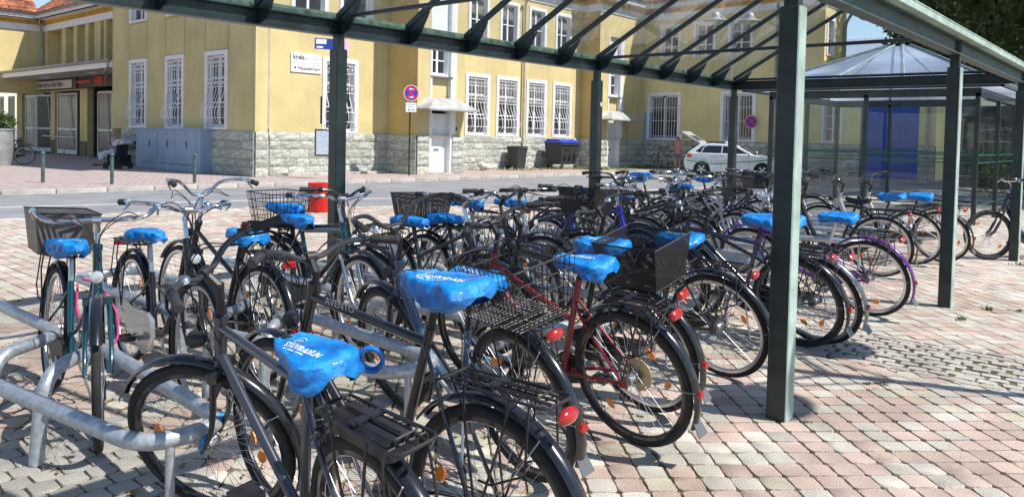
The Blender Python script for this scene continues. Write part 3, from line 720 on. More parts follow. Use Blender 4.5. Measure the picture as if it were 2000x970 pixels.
# dark render joints between the strips of the left side
mb = MB()
for a, b in lw:
    for y in (a + .03, b - .03): FL.box(mb, fy(y) - .012, fy(y) + .012, -.01, .004, 4.2, 5.6)
    FL.box(mb, fy(a + .03), fy(b - .03), -.01, .004, 4.185, 4.205); FL.box(mb, fy(a + .03), fy(b - .03), -.01, .004, 5.56, 5.58)
obj('render_joint', mb, mat('dark_joint_line', (.20, .17, .09), .9), B, smooth=False)
plinth(B, FM, 17.95, skip=[(fx(19.15), fx(21.6))]); plinth(B, F1, 2.45, skip=[(.62, 1.80)]); plinth(B, F1s, 1.7 - .0); plinth(B, F2, 4.3, skip=[(.80, 2.0)], a0=.0)
plinth(B, F2s, 1.1); plinth(B, FC, .45); plinth(B, FL, 10.95, skip=[(3.6, 8.2)], a0=1.0)
for a, b in lowwin: window(B, FM, fx(a), fx(b), 1.47, WT, 'bulge')
for a, b in upwin: window(B, FM, fx(a), fx(b), 5.5, 7.5, 'plain', cols=2, rows=2)
for a, b in lw: window(B, FL, fy(a), fy(b), 1.50, 4.18, 'bulge'); window(B, FL, fy(a), fy(b), 5.62, 7.4, cols=2, rows=2)
# bay doors -------------------------------------------------------------
def bay(F_, a0, a1, zt, wz0, wz1, pan0, pan1, letter):
    mb = MB(); F_.box(mb, a0 + .0, a0 + .10, -.34, .02, 0, zt); F_.box(mb, a1 - .10, a1, -.34, .02, 0, zt)
    F_.box(mb, a1, a1 + .17, .0, .03, 1.5, zt) ; obj('bay_surround', mb, white, B, smooth=False)
    mb = MB(); F_.box(mb, a0 + .1, a1 - .1, -.3, -.16, pan0, pan1); obj('bay_panel', mb, yellow, B, smooth=False)
    wn = Face(F_.p(0, -.14, 0), F_.s, F_.n); window(B, wn, a0 + .1, a1 - .1, wz0, wz1, cols=2, rows=3, sw=.06)
    mb = MB(); F_.box(mb, a0 + .02, a1 - .02, -.14, .05, wz0 - .07, wz0 - .01); obj('window_ledge', mb, zinc, B, smooth=False)
    mb = MB(); F_.box(mb, a0 + .1, a1 - .1, -.3, -.16, wz1, zt); obj('bay_panel', mb, white, B, smooth=False)
    mb = MB(); d = -.2; A, Z = (a0 + .1, a1 - .1), 2.28
    F_.box(mb, A[0], A[0] + .07, d - .06, d + .02, .05, Z); F_.box(mb, A[1] - .07, A[1], d - .06, d + .02, .05, Z); F_.box(mb, A[0] + .07, A[1] - .07, d - .06, d + .02, Z - .07, Z)
    F_.box(mb, A[0] + .075, A[1] - .075, d - .05, d, .06, Z - .075); F_.box(mb, A[0] + .12, A[1] - .12, d, d + .008, .16, .95); F_.box(mb, A[0] + .12, A[1] - .12, d, d + .008, 1.1, 2.1)
    dr = obj('door', mb, white, B, smooth=False)
    k = MB(); F_.box(k, A[1] - .15, A[1] - .11, d, d + .02, .98, 1.2); k.tube([F_.p(A[1] - .13, d + .02, 1.1), F_.p(A[1] - .13, d + .06, 1.1), F_.p(A[1] - .25, d + .06, 1.1)], .01, 6); obj('handle', k, alu, dr)
    if letter: k = MB(); F_.box(k, A[0] + .3, A[0] + .58, d + .008, d + .02, .86, .96); obj('letter_slot', k, alu, dr, smooth=False)
    k = MB(); F_.box(k, a0, a1, -.3, .12, 0, .05); obj('door_step', k, kerb_m, B, smooth=False)
    # porch roof: hipped sheet-metal canopy
    c = (a0 + a1) / 2; hw = (a1 - a0) / 2 + .72; k = MB(); z = 2.38; dd = .78
    vs = [F_.p(c - hw, 0, z), F_.p(c + hw, 0, z), F_.p(c + hw, dd, z), F_.p(c - hw, dd, z), F_.p(c - hw, 0, z + .06), F_.p(c + hw, 0, z + .06), F_.p(c + hw, dd, z + .06), F_.p(c - hw, dd, z + .06),
          F_.p(c - hw + .55, 0, z + .50), F_.p(c + hw - .55, 0, z + .50), F_.p(c + hw - .75, .25, z + .42), F_.p(c - hw + .75, .25, z + .42)]
    k.add(vs, [(0, 3, 2, 1), (0, 1, 5, 4), (1, 2, 6, 5), (2, 3, 7, 6), (3, 0, 4, 7), (7, 6, 10, 11), (6, 5, 9, 10), (4, 7, 11, 8), (11, 10, 9, 8)])
    obj('porch_canopy', k, mat('canopy_sheet', (.42, .42, .41), .6, .2, var=.12, scale=3), B, smooth=False)
bay(F1, .62, 1.80, 7.4, 3.7, 5.35, 2.8, 3.63, True); bay(F2, .80, 2.0, 6.6, 3.6, 5.2, 2.8, 3.53, True)
k = MB(); F1.box(k, 1.98, 2.08, 0, .03, 1.66, 1.78); obj('door_bell', k, blackp, B, smooth=False)
# signs on the front
k = MB(); FM.box(k, fx(14.9), fx(16.12), .0, .04, 3.52, 4.17); sg = obj('wall_sign', k, white, B, smooth=False)
navy = mat('navy_print', (.03, .04, .12), .6, var=.05); fade = mat('faded_print', (.55, .52, .55), .6, var=.1); inkg = mat('grey_print', (.12, .12, .14), .6, var=.05)
def onf(fc, a, z, d): return frame4(fc.p(a, d, z), fc.s, ZV)
text('kreis.', .235, onf(FM, fx(14.97), 3.96, .042), inkg, sg, bold=.008); text('verkehr', .215, onf(FM, fx(15.46), 3.95, .042), fade, sg, bold=.004)
k = MB()
for i in range(44): FM.box(k, fx(14.98) + i * .0245, fx(14.98) + i * .0245 + random.uniform(.008, .017), .0401, .0425, 3.80 - .0, 3.80 + .085 + .0)
obj('bar_print', k, fade, sg, smooth=False)
text('Haupteingang', .165, onf(FM, fx(15.17), 3.61, .042), inkg, sg, bold=.005)
k = MB(); k.add([FM.p(fx(15.0), .043, 3.665), FM.p(fx(15.1), .043, 3.61), FM.p(fx(15.1), .043, 3.72)], [(0, 1, 2)]); obj('arrow', k, navy, sg, smooth=False)
k = MB(); FM.box(k, fx(17.12), fx(17.32), .0, .02, 4.25, 4.75); obj('pink_plate', k, mat('pink_plate', (.72, .42, .58), .6), B, smooth=False)
z = cornice(B, FM, -.5, 17.95, ZT); cornice(B, F1, 0, 2.45, ZT); cornice(B, F2, 0, 4.3, ZT); cornice(B, F1s, .5, 1.7, ZT); cornice(B, F2s, 0, 1.1, ZT); cornice(B, FL, 0, 10.95, ZT)
roof(B, (18.6, 20.7, z + .05), (1, 0, 0), (0, .78, .62), 3.6, 3.4); roof(B, (31.2, 21.3, z + .05), (1, 0, 0), (0, .78, .62), 5, 2.6); roof(B, (12.6, 22.3, z + .05), (1, 0, 0), (0, .78, .62), 25, 6); roof(B, (12.75, 21.8, z + .05), (0, 1, 0), (.78, 0, .62), 12.2, 5)
downpipe(B, [(27.1, 22.35, 8.0), (27.1, 22.78, 7.6), (27.1, 22.78, 0.02)], bands=(1.6, 3.2, 4.9, 6.4)); downpipe(B, [(13.97, 22.35, 8.0), (13.97, 22.76, 7.6), (13.97, 22.76, .02)], bands=(.9, 1.5, 2.2, 3.6, 5.2))
downpipe(B, [(34.3, 21.3, 2.35), (34.3, 21.62, 2.2), (34.3, 21.62, .4)], .035)
# low step along the wall
k = MB()
for i in range(9): k.cbox((14.85 + i * .55, 22.62, .03), (.53, .3, .10), .01)
obj('foundation_step', k, kerb_m, B, smooth=False)

# ------------------------------------------------------------ entrance block
E_ = thing('entrance_hall', 'recessed station entrance under a flat canopy with open glass doors', 'building entrance')
FE = Face((15.4, 62, 0), (0, -1, 0), (-1, 0, 0))
def fe(y): return 62 - y
mb = MB(); FE.wall(mb, 28.65, 0, 4.3, [(fe(51.3), fe(46.7), 0.0, 3.35), (fe(46.1), fe(42.6), 0, 3.35), (fe(41.65), fe(37.0), 0, 3.9), (fe(60), fe(52.2), 0, 3.75)], dep=.3)
FU = Face((15.3, 47.4, 0), (0, -1, 0), (-1, 0, 0)); bk = Face((15.95, 47.4, 0), (0, -1, 0), (-1, 0, 0)); bk.wall(mb, 14.05, 4.3, 6.63, [])
FU.box(mb, 0, .5, -.65, 0, 4.3, 6.63); FU.box(mb, 0, 14.05, -.9, -.001, 6.64, 6.9)
for y0, y1 in ((44.75, 44.25), (43.2, 42.7), (41.7, 41.25), (40.5, 39.75), (39.4, 39.1), (34.6, 34.2), (36.6, 36.2)): FU.box(mb, 47.4 - y0, 47.4 - y1, -.65, 0, 4.3, 6.63)
FW = Face((-6, 47.4, 0), (1, 0, 0), (0, -1, 0)); FW.wall(mb, 21.3, 3.2, 6.63, [])
obj('wall', mb, yellow, E_, smooth=False)
mb = MB()
for y0, y1 in ((51.95, 51.35), (46.6, 46.15), (42.55, 41.7), (37.0, 33.4)): FE.box(mb, fe(y0), fe(y1), .0, .04, 0, .75 if y0 > 40 else .5)
obj('black_skirting', mb, dark, E_, smooth=False)
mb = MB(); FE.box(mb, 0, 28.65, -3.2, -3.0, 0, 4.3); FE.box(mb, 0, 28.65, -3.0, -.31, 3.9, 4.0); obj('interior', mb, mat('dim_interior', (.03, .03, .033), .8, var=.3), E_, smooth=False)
alf = mat('anodised_frame', (.48, .5, .54), .4, .3, var=.05)
def leaf(y0, y1, z1=3.18, ang=0, label=None, mid=1.25):
    t = .09; wd = y0 - y1; mb = MB(); f2 = Face((0, 0, 0), (1, 0, 0), (0, -1, 0))
    for q in ((0, t, 0, z1), (wd - t, wd, 0, z1), (t, wd - t, 0, .22), (t, wd - t, z1 - t, z1), (t, wd - t, mid, mid + .1)): f2.box(mb, q[0], q[1], -.03, .03, q[2], q[3])
    mb.tube([(wd * .82, -.07, .5), (wd * .62, -.07, z1 * .95)], .02, 6)
    o = obj('door', mb, alf, E_, smooth=False, loc=(15.38, y0, 0.05), rot=(0, 0, R(-90) + ang), label=label)
    g = MB(); f2.box(g, t, wd - t, -.008, .008, .2, z1 - t); obj('pane', g, mat('dim_door_glass', (.02, .022, .025), .22, var=.3, scale=2, spec=.35), o, smooth=False); return o
leaf(50.6, 48.9); leaf(48.8, 47.2, ang=R(18)); leaf(45.6, 42.9); leaf(40.25, 38.5); leaf(38.4, 37.1); leaf(53.6, 52.6); leaf(56, 54.6)
for z_ in (.95,):
    k = MB(); k.tube([(15.1, 47.0, z_), (15.1, 42.2, z_)], .035, 6); k.tube([(15.1, 43.6, z_), (15.1, 43.9, .1)], .03, 6); obj('push_rail', k, alf, E_)
k = MB(); FE.box(k, fe(49.5), fe(49.0), -.5, -.45, 1.4, 2.1); obj('poster', k, mat('orange_poster', (.55, .25, .04), .7), E_, smooth=False)
k = MB(); FE.box(k, fe(44.4), fe(43.6), -.6, -.5, 1.3, 1.75); obj('red_machine', k, mat('red_machine', (.5, .03, .03), .5), E_, smooth=False)
k = MB(); FE.box(k, fe(50.2), fe(41.9), .02, .42, 3.42, 3.9); s1 = obj('fascia_sign', k, mat('sign_case', (.03, .03, .03), .5), E_, smooth=False)
k = MB(); FE.box(k, fe(50.15), fe(42.5), .42, .435, 3.45, 3.87); obj('sign_face', k, mat('sign_face', (.56, .56, .54), .5, var=.05), s1, smooth=False)
text('Service rund um Bus+Bahn', .40, onf(FE, fe(47.7), 3.55, .44), inkg, s1, bold=.012, space=.93); text('kreis', .34, onf(FE, fe(49.9), 3.56, .44), inkg, s1)
k = MB(); FE.box(k, fe(48.8), fe(47.95), .436, .44, 3.5, 3.82); obj('sign_patch', k, mat('rust_print', (.42, .24, .17), .6), s1, smooth=False)
k = MB(); FE.box(k, fe(41.7), fe(37.0), .05, .4, 3.42, 4.0); s2 = obj('led_display', k, dark, E_, smooth=False)
led = bpy.data.materials.new('led_red'); led.use_nodes = True; led.node_tree.nodes['Principled BSDF'].inputs['Emission Color'].default_value = (1, .05, .03, 1); led.node_tree.nodes['Principled BSDF'].inputs['Emission Strength'].default_value = .12; led.node_tree.nodes['Principled BSDF'].inputs['Base Color'].default_value = (.12, .01, .01, 1)
text('HBB S', .56, onf(FE, fe(39.75), 3.52, .41), led, s2, bold=.01)
k = MB(); FE.box(k, fe(42.1), fe(40.3), .405, .415, 3.66, 3.76); k.add([FE.p(fe(42.1), .41, 3.6), FE.p(fe(42.1), .41, 3.82), FE.p(fe(42.4), .41, 3.71)], [(0, 2, 1)]); obj('led_arrow', k, led, s2, smooth=False)
mb = MB(); mb.box((14.38, 47.7, 4.0), (2.1, 28.6, .06)); obj('canopy_soffit', mb, mat('soffit_grey', (.42, .41, .39), .7, var=.1), E_, smooth=False)
mb = MB(); mb.box((13.32, 47.7, 4.13), (.05, 28.6, .3)); obj('canopy_fascia', mb, white, E_, smooth=False)
mb = MB(); mb.add([(13.2, 33.4, 4.30), (13.2, 62, 4.30), (15.35, 62, 4.62), (15.35, 33.4, 4.62)], [(0, 1, 2, 3)]); mb.tube([(13.22, 33.45, 4.27), (13.22, 62, 4.27)], .07, 8); obj('canopy_roof', mb, zinc, E_)
mb = MB(); mb.tube(fillet([(13.2, 33.6, 4.2), (13.2, 33.6, 3.95), (13.25, 34.1, 3.75), (13.4, 34.1, 3.7)], .1), .05, 8); obj('downpipe', mb, zinc, E_)
for y in (38, 44, 50): 
    k = MB(); k.box((14.3, y, 3.965), (.3, .9, .02)); obj('ceiling_lamp', k, white, E_, smooth=False)
cornice(E_, FU, 0, 14.05, 6.63, over=.5); zz = cornice(E_, FW, 0, 21.3, 6.63, over=.5)
roof(E_, (-6, 46.85, zz + .06), (1, 0, 0), (0, .78, .62), 21, 5); roof(E_, (14.75, 33.4, zz + .06), (0, 1, 0), (.78, 0, .62), 14.5, 5)
downpipe(E_, [(14.9, 46.9, 7.35), (14.95, 46.95, 7.1), (15.15, 47.25, 6.5), (15.15, 47.25, 4.4)], .06, zinc)

# ------------------------------------------------------------ wing
Wg = thing('station_wing', 'shaded yellow wing closing the yard behind the white car, with barred windows', 'building wing')
FG = Face((36, 21.8, 0), (0, -1, 0), (-1, 0, 0))
def fg(y): return 21.8 - y
mb = MB(); lo = [(21.6, 19.6), (17.4, 15.55), (12.45, 11.5)]
upw = [(20.9, 19.7), (19.0, 17.75), (17.1, 15.8)]
FG.wall(mb, 9.4, 1.4, 7.75, [(fg(a) + .12, fg(b) - .12, 1.5, 3.85) for a, b in lo[:2]] + [(fg(a) + .1, fg(b) - .1, 5.8, 7.4) for a, b in upw] )
FGl = Face((36, 12.4, 0), (0, -1, 0), (-1, 0, 0)); FGl.wall(mb, 4.7, 1.4, 4.7, [(.05, .85, 1.5, 3.85), (1.7, 4.05, 1.4, 4.0)])
Face((36, 12.4, 0), (1, 0, 0), (0, -1, 0)).wall(mb, 2.9, 4.7, 7.75, [(.35, 1.2, 5.6, 7.2)]); Face((36, 7.7, 0), (1, 0, 0), (0, -1, 0)).wall(mb, 2.9, 0, 4.7, []); Face((38.9, 7.7, 0), (0, 1, 0), (1, 0, 0)).wall(mb, 4.7, 0, 4.7, []); Face((38.9, 12.4, 0), (0, 1, 0), (1, 0, 0)).wall(mb, 10.5, 0, 7.75, [])
mb.add([(36, 7.7, 4.7), (38.9, 7.7, 4.7), (38.9, 12.4, 4.7), (36, 12.4, 4.7)], [(0, 1, 2, 3)])
obj('wall', mb, stucco('bounce_lifted_render', (.74, .64, .34), .7), Wg, smooth=False)  # same render coloured lighter to stand in for light bounced off the yard
jm = MB(); plinth(Wg, FG, 9.4, rows=(.3, .27, .31, .27, .27), single=False, mbj=jm); plinth(Wg, FGl, 4.7, skip=[(1.7, 4.05)], rows=(.3, .27, .31, .27, .27), single=False, mbj=jm)
obj('plinth_stones', jm, stone_m, Wg, ang=35, kind='stuff')
for a, b in lo[:2]: window(Wg, FG, fg(a), fg(b), 1.45, 3.95, 'bars', cols=2, rows=1, sw=.17)
window(Wg, FGl, 0, .92, 1.48, 3.95, cols=2, rows=4, sw=.1, curt=False)
for a, b in upw: window(Wg, FG, fg(a), fg(b), 5.72, 7.5, cols=2, rows=3)
FWe = Face((36, 12.4, 0), (1, 0, 0), (0, -1, 0)); window(Wg, FWe, .25, 1.3, 5.5, 7.3, cols=2, rows=2)
k = MB()
for i in range(2): FGl.box(k, 1.72 + i * 1.17, 2.86 + i * 1.17, -.14, -.08, .02, 4.0)
for i in range(8): FGl.box(k, 1.8 + i * .29, 1.82 + i * .29, -.08, -.07, .1, 3.9)
gt = obj('gate', k, blue_gate, Wg, smooth=False); k = MB(); FGl.box(k, 2.80, 2.84, -.07, -.03, 1.5, 2.0); obj('handle', k, blackp, gt, smooth=False)
mb = MB(); FG.box(mb, -.95 + .6, -.1 + .6, -.05, .03, 0.05, 2.9); obj('narrow_door', mb, mat('pale_blue_door', (.25, .38, .62), .6, var=.1), Wg, smooth=False)
zz = cornice(Wg, FG, -.9, 9.4, 7.75); cornice(Wg, FWe, 0, 2.9, 7.75)
roof(Wg, (35.35, 11.7, zz + .05), (0, 1, 0), (.78, 0, .62), 11.5, 2.6); roof(Wg, (39.4, 11.7, zz + .05), (0, 1, 0), (-.78, 0, .62), 11.5, 2.6)
downpipe(Wg, [(38.9, 11.8, 8.3), (38.9, 12.0, 8.0), (38.5, 12.3, 7.2), (38.5, 12.3, 4.7)], .07, zinc); downpipe(Wg, [(35.9, 8.0, 4.6), (35.9, 8.0, 0)], .06, zinc); downpipe(Wg, [(35.9, 14.6, 8.3), (35.9, 14.6, 0)], .05, zinc)
k = MB(); FG.box(k, 1.15, 1.3, .0, .02, 3.68, 3.88); obj('house_number', k, blackp, Wg, smooth=False)
# ============================================================ bicycles
PB = {'black': blackm, 'teal': paint('teal', (.012, .075, .11), metal=.4), 'anth': paint('anthracite', (.055, .065, .085), metal=.4), 'blue': paint('steel_blue', (.05, .10, .18), metal=.4),
      'silver': paint('silver', (.55, .57, .6), metal=.5), 'white': paint('bike_white', (.72, .73, .75), metal=0), 'red': paint('wine_red', (.22, .012, .02)), 'purple': paint('purple', (.13, .03, .22)),
      'royal': paint('royal_blue', (.03, .03, .45)), 'navy': paint('navy', (.03, .035, .10)), 'chrome': chrome, 'lime': paint('lime', (.25, .5, .05)), 'graphite': paint('graphite', (.03, .032, .036), rough=.35), 'greyf': paint('grey_fender', (.25, .27, .29), metal=.5)}
WR = .345
def wheel_meshes(key, wr=WR, tr=.019, dark_rim=False, ns=32, guard=False):
    a = MB(); a.tube([(0, -.035, 0), (0, .035, 0)], .018, 8); a.tube([(0, -.055, 0), (0, .055, 0)], .006, 6)
    for s in (-1, 1): a.lathe([(.028, -.002), (.028, .002)], 10, (0, s * .028, 0), Matrix.Rotation(R(90), 3, 'X'))
    rr = wr - .045
    for i in range(ns):
        s = 1 if i % 2 else -1; a1 = 2 * math.pi * i / ns; a0 = a1 + (.9 if (i // 2) % 2 else -.9)
        a.tube([(.026 * math.cos(a0), s * .027, .026 * math.sin(a0)), (rr * math.cos(a1), s * .003, rr * math.sin(a1))], .0011, 3, caps=False)
    hub = a.mesh('wheel', spoke_m)
    def ring(prof, n=44):
        m = MB(); vs = []; fs = []; q = len(prof)
        for i in range(n):
            t = 2 * math.pi * i / n
            for r_, y_ in prof: vs.append((r_ * math.cos(t), y_, r_ * math.sin(t)))
        for i in range(n):
            j = (i + 1) % n
            for k in range(q): l = (k + 1) % q; fs.append((i * q + k, i * q + l, j * q + l, j * q + k))
        m.add(vs, fs); return m
    ty = ring([(wr - tr + tr * math.cos(R(a_)), tr * math.sin(R(a_))) for a_ in range(-150, 151, 30)]).mesh('tyre', rubber, ang=60)
    o = wr - 2 * tr
    rm_ = ring([(o + .008, -.011), (o + .008, .011), (o - .012, .011), (o - .018, .004), (o - .018, -.004), (o - .012, -.011)]).mesh('rim', PB['black'] if dark_rim else alu, ang=30)
    return hub, ty, rm_
WM = {'std': wheel_meshes('std'), 'dark': wheel_meshes('dark', dark_rim=True), 'mtb': wheel_meshes('mtb', .33, .026, True), 'small': wheel_meshes('small', .325, .018)}
refl_me = MB(); refl_me.lathe([(.018, -.003), (.018, .003)], 8, (0, 0, 0), Matrix.Rotation(R(90), 3, 'X')); refl_me = refl_me.mesh('reflector', amber)
refl_me.transform(Matrix.Scale(1.7, 4, (1, 0, 0)))
CACHE = {}
def cached(key, fn):
    if key not in CACHE: CACHE[key] = fn()
    return CACHE[key]
HD = lambda z: 1.05 - (z - .35) * .384          # steering axis
ST = lambda z: .44 - (z - .28) * .344           # seat tube
def fender(kind, wr):
    mb = MB(); r = wr + .028; n = 22; a0, a1 = (18, 188) if kind == 'rear' else (40, 170)
    if kind == 'front': a0, a1 = 58, 205
    if kind == 'rear': a0, a1 = -8 + 0, 150
    # angle measured from +x; rear fender covers top & behind (towards -x)
    if kind == 'rear': A = [R(40 + (205 - 40) * i / n) for i in range(n + 1)]
    else: A = [R(35 + (215 - 35) * i / n) for i in range(n + 1)]
    pr = [(-.005, -.026), (.006, -.02), (.011, 0), (.006, .02), (-.005, .026)]; vs = []
    for a in A:
        for d, y in pr: vs.append(((r + d) * math.cos(a), y, (r + d) * math.sin(a)))
    mb.add(vs, [(i * 5 + k, i * 5 + k + 1, i * 5 + 6 + k, i * 5 + 5 + k) for i in range(n) for k in range(4)])
    return mb
def stays(kind, wr):
    mb = MB(); r = wr + .03
    for s in (-1, 1):
        for a in ((125, 175) if kind == 'rear' else (160,)):
            mb.tube([(0, s * .05, 0), (r * math.cos(R(a)), s * .026, r * math.sin(R(a)))], .0024, 4)
    return mb
def frame_mesh(ft, sz=0.0):
    mb = MB(); T = mb.tube
    bb = (.44, 0, .28); h0, h1 = .70, .87 + sz; hb, ht = (HD(h0), 0, h0), (HD(h1), 0, h1); st = .82 + sz if ft != 'step' else .66
    if ft in ('step', 'wave', 'ebike'): st = .62 + sz
    if ft == 'mtb': st = .72 + sz
    top = (ST(st), 0, st)
    T([hb, ht], .021, 10); T([(HD(h0 - .015), 0, h0 - .015), (HD(h0 + .012), 0, h0 + .012)], .025, 10); T([(HD(h1 - .012), 0, h1 - .012), (HD(h1 + .012), 0, h1 + .012)], .025, 10)
    T([bb, top], .0165, 10); T([(.44, -.036, .28), (.44, .036, .28)], .024, 10)
    dj = (HD(h0 + .03), 0, h0 + .03); tj = (HD(h1 - .04), 0, h1 - .04)
    if ft == 'diamond': T([dj, bb], .0175, 10); T([tj, (ST(st - .05), 0, st - .05)], .016, 10); sj = st - .05
    elif ft == 'trap': T([dj, bb], .017, 10); T([(tj[0], 0, tj[2] - .02), (ST(.58), 0, .58)], .015, 10); sj = st - .12
    elif ft == 'mtb':
        T(smooth_path([dj, (HD(h0) - .1, 0, .62), (.62, 0, .40), bb], 4), .026, 10); T([tj, (ST(st - .06), 0, st - .06)], .021, 10); sj = st - .08
    elif ft == 'step':
        T(smooth_path([dj, (.80, 0, .52), (.62, 0, .34), (.47, 0, .285)], 4), .02, 10); T(smooth_path([(HD(.83), 0, .83), (.76, 0, .64), (.56, 0, .45), (ST(.40), 0, .40)], 4), .012, 8); sj = st - .05
    elif ft == 'wave': T(smooth_path([(HD(h1 - .06), 0, h1 - .06), (.80, 0, .60), (.68, 0, .38), (.56, 0, .29), (.45, 0, .28)], 5), .026, 12); sj = st - .04
    elif ft == 'ebike': T(smooth_path([(HD(h1 - .07), 0, h1 - .07), (.80, 0, .58), (.66, 0, .36), (.5, 0, .28)], 5), .034, 12); mb.box((.46, 0, .27), (.17, .11, .15)); sj = st - .04
    for s in (-1, 1):
        T([(.40, s * .022, .285), (.26, s * .05, .315), (.01, s * .062, WR + .0)], .009, 7)
        T([(ST(sj), s * .014, sj), (ST(sj) - .06, s * .034, sj - .09), (.005, s * .062, WR)], .0075, 7)
        mb.box((.0, s * .062, WR), (.05, .005, .04))
    T([(ST(sj) - .065, -.036, sj - .10), (ST(sj) - .065, .036, sj - .10)], .006, 6)
    return mb
def fork_mesh(susp):
    mb = MB(); T = mb.tube; z0 = .70
    T([(HD(z0), 0, z0), (HD(z0 - .06), 0, z0 - .06)], .018, 8)
    mb.box((HD(.665), 0, .662), (.04, .13, .035))
    for s in (-1, 1):
        if susp:
            T([(HD(.66), s * .055, .66), (HD(.47), s * .055, .47)], .013, 8); T([(HD(.50), s * .055, .50), (HD(.38) + .02, s * .055, .38), (1.10, s * .055, .345)], .019, 8)
        else: T(smooth_path([(HD(.66), s * .05, .66), (HD(.5), s * .055, .5), (HD(.42) + .012, s * .056, .42), (1.10, s * .056, .345)], 4), [.0125] * 5 + [.011] * 4 + [.009] * 4, 8)
    return mb
def bar_mesh(kind):
    m = MB(); gs = []; lvs = []; X, Z = HD(1.02) + .05, 1.045
    gp = []
    for s in (-1, 1):
        g = MB(); lv = MB(); gs.append(g); lvs.append(lv)
        if kind == 'swept': p = [(X, 0, Z), (X + .015, s * .06, Z), (X + .03, s * .16, Z + .03), (X - .03, s * .25, Z + .035), (X - .15, s * .285, Z + .03), (X - .22, s * .29, Z + .025)]; e = p[-2:]
        elif kind == 'tall': p = [(X, 0, Z + .02), (X + .0, s * .05, Z + .02), (X - .01, s * .14, Z + .10), (X - .07, s * .25, Z + .12), (X - .18, s * .275, Z + .11), (X - .24, s * .28, Z + .10)]; e = p[-2:]
        elif kind == 'old': p = [(X, 0, Z), (X, s * .17, Z), (X - .02, s * .23, Z + .015), (X - .09, s * .265, Z + .04), (X - .17, s * .28, Z + .04), (X - .22, s * .28, Z + .035)]; e = p[-2:]
        elif kind == 'flat': p = [(X, 0, Z), (X, s * .1, Z), (X - .01, s * .2, Z + .02), (X - .045, s * .30, Z + .018)]; e = [(X - .018, s * .21, Z + .02), p[-1]]
        elif kind == 'bend': p = [(X, 0, Z), (X, s * .05, Z), (X - .01, s * .13, Z + .035), (X - .05, s * .22, Z + .045), (X - .13, s * .30, Z + .04)]; e = [(X - .055, s * .226, Z + .045), p[-1]]
        else: p = [(X, 0, Z), (X, s * .08, Z), (X - .01, s * .26, Z), (X + .03, s * .30, Z + .005), (X + .11, s * .30, Z + .01), (X + .155, s * .24, Z + .015), (X + .15, s * .15, Z + .02), (X + .13, s * .1, Z + .02)]; e = None
        m.tube(smooth_path(p, 5), .0115, 8)
        if e is None: g.tube(smooth_path(p[2:7], 5), .0165, 9); e = [p[1], p[2]]
        else:
            a, b = Vector(e[0]), Vector(e[1]); g.tube([a + (b - a) * t for t in (.05, .12, .5, .9, 1.0)] + [b + (b - a) * .06], [.015, .0185, .0155, .0175, .019, .014], 9)
        a, b = Vector(e[0]), Vector(e[1]); d = (b - a).normalized()
        lv.tube([a - d * .03, a - d * .03 + Vector((.02, 0, -.012)), a + d * .03 + Vector((.04, 0, -.03)), b - d * .015 + Vector((.035, 0, -.04))], [.011, .008, .0055, .0045], 6)
        lv.tube([a - d * .045, a - d * .015], .0165, 8)
    return m, gs, lvs
def cables(kind, seed):
    rd = random.Random(seed); m = MB(); X, Z = HD(1.02) + .05, 1.045
    for s, e in ((-1, (HD(.70) + .06, -.03, .70)), (1, (HD(.78) - .02, .03, .74)), (1, (HD(.72) + .03, .02, .6)), (-1, (HD(.74) - .05, -.02, .66))):
        dx = rd.uniform(.05, .12)
        m.tube(smooth_path([(X - .02, s * .2, Z), (X + dx, s * .12, Z + rd.uniform(.01, .05)), (X + dx * .9, s * .01, Z - .09), e], 5), .0027, 4)
    return m
def saddle_mesh():
    m = MB(); n = 12; vs = []; q = 10
    for i in range(n + 1):
        t = i / n; x = -.13 + .265 * t; w_ = .018 + .066 * (1 - t) ** 1.3 * min(1, (t + .06) * 9) ** .5; h = .0 + .008 * math.cos(t * 6.28)
        for k in range(q): a = math.pi * k / (q - 1); vs.append((x, w_ * math.cos(a) * 1.05, h + .022 * math.sin(a) - (.025 if k in (0, q - 1) else 0)))
    m.add(vs, [(i * q + k, i * q + k + 1, (i + 1) * q + k + 1, (i + 1) * q + k) for i in range(n) for k in range(q - 1)] + [tuple(reversed(range(q))), tuple(range(n * q, n * q + q))])
    for s in (-1, 1): m.tube([(-.1, s * .035, -.02), (-.06, s * .02, -.045), (.06, s * .02, -.045), (.12, s * .008, -.02)], .0035, 5)
    return m
def rack_mesh(top=.72 + .06):
    m = MB(); z = WR * 2 + .075; T = m.tube
    T(fillet([(.13, -.055, z), (-.27, -.065, z), (-.27, .065, z), (.13, .055, z)], .03), .005, 6); T([(.13, -.055, z), (.13, .055, z)], .005, 6)
    for y in (-.03, 0, .03): T([(.12, y, z + .002), (-.26, y, z + .002)], .0035, 5)
    for x in (.06, -.04, -.14, -.22): T([(x, -.06, z - .004), (x, .06, z - .004)], .0035, 5)
    for s in (-1, 1):
        T([(.0, s * .066, WR + .02), (.03, s * .07, z - .1), (.04, s * .06, z)], .0045, 5); T([(-.0, s * .066, WR + .02), (-.12, s * .075, z - .1), (-.14, s * .064, z)], .0045, 5)
        T([(-.02, s * .07, WR + .15), (-.08, s * .085, WR + .16), (-.2, s * .08, WR + .22), (-.21, s * .066, z)], .004, 5)
        T([(.13, s * .05, z), (.20, s * .02, z - .03)], .004, 5)
    T([(.05, 0, z + .012), (-.2, 0, z + .014)], .004, 5); T(fillet([(-.05, -.04, z + .015), (-.22, -.04, z + .015), (-.22, .04, z + .015), (-.05, .04, z + .015)], .015), .0035, 5)
    m.box((-.05, 0, z + .012), (.03, .1, .006))
    return m
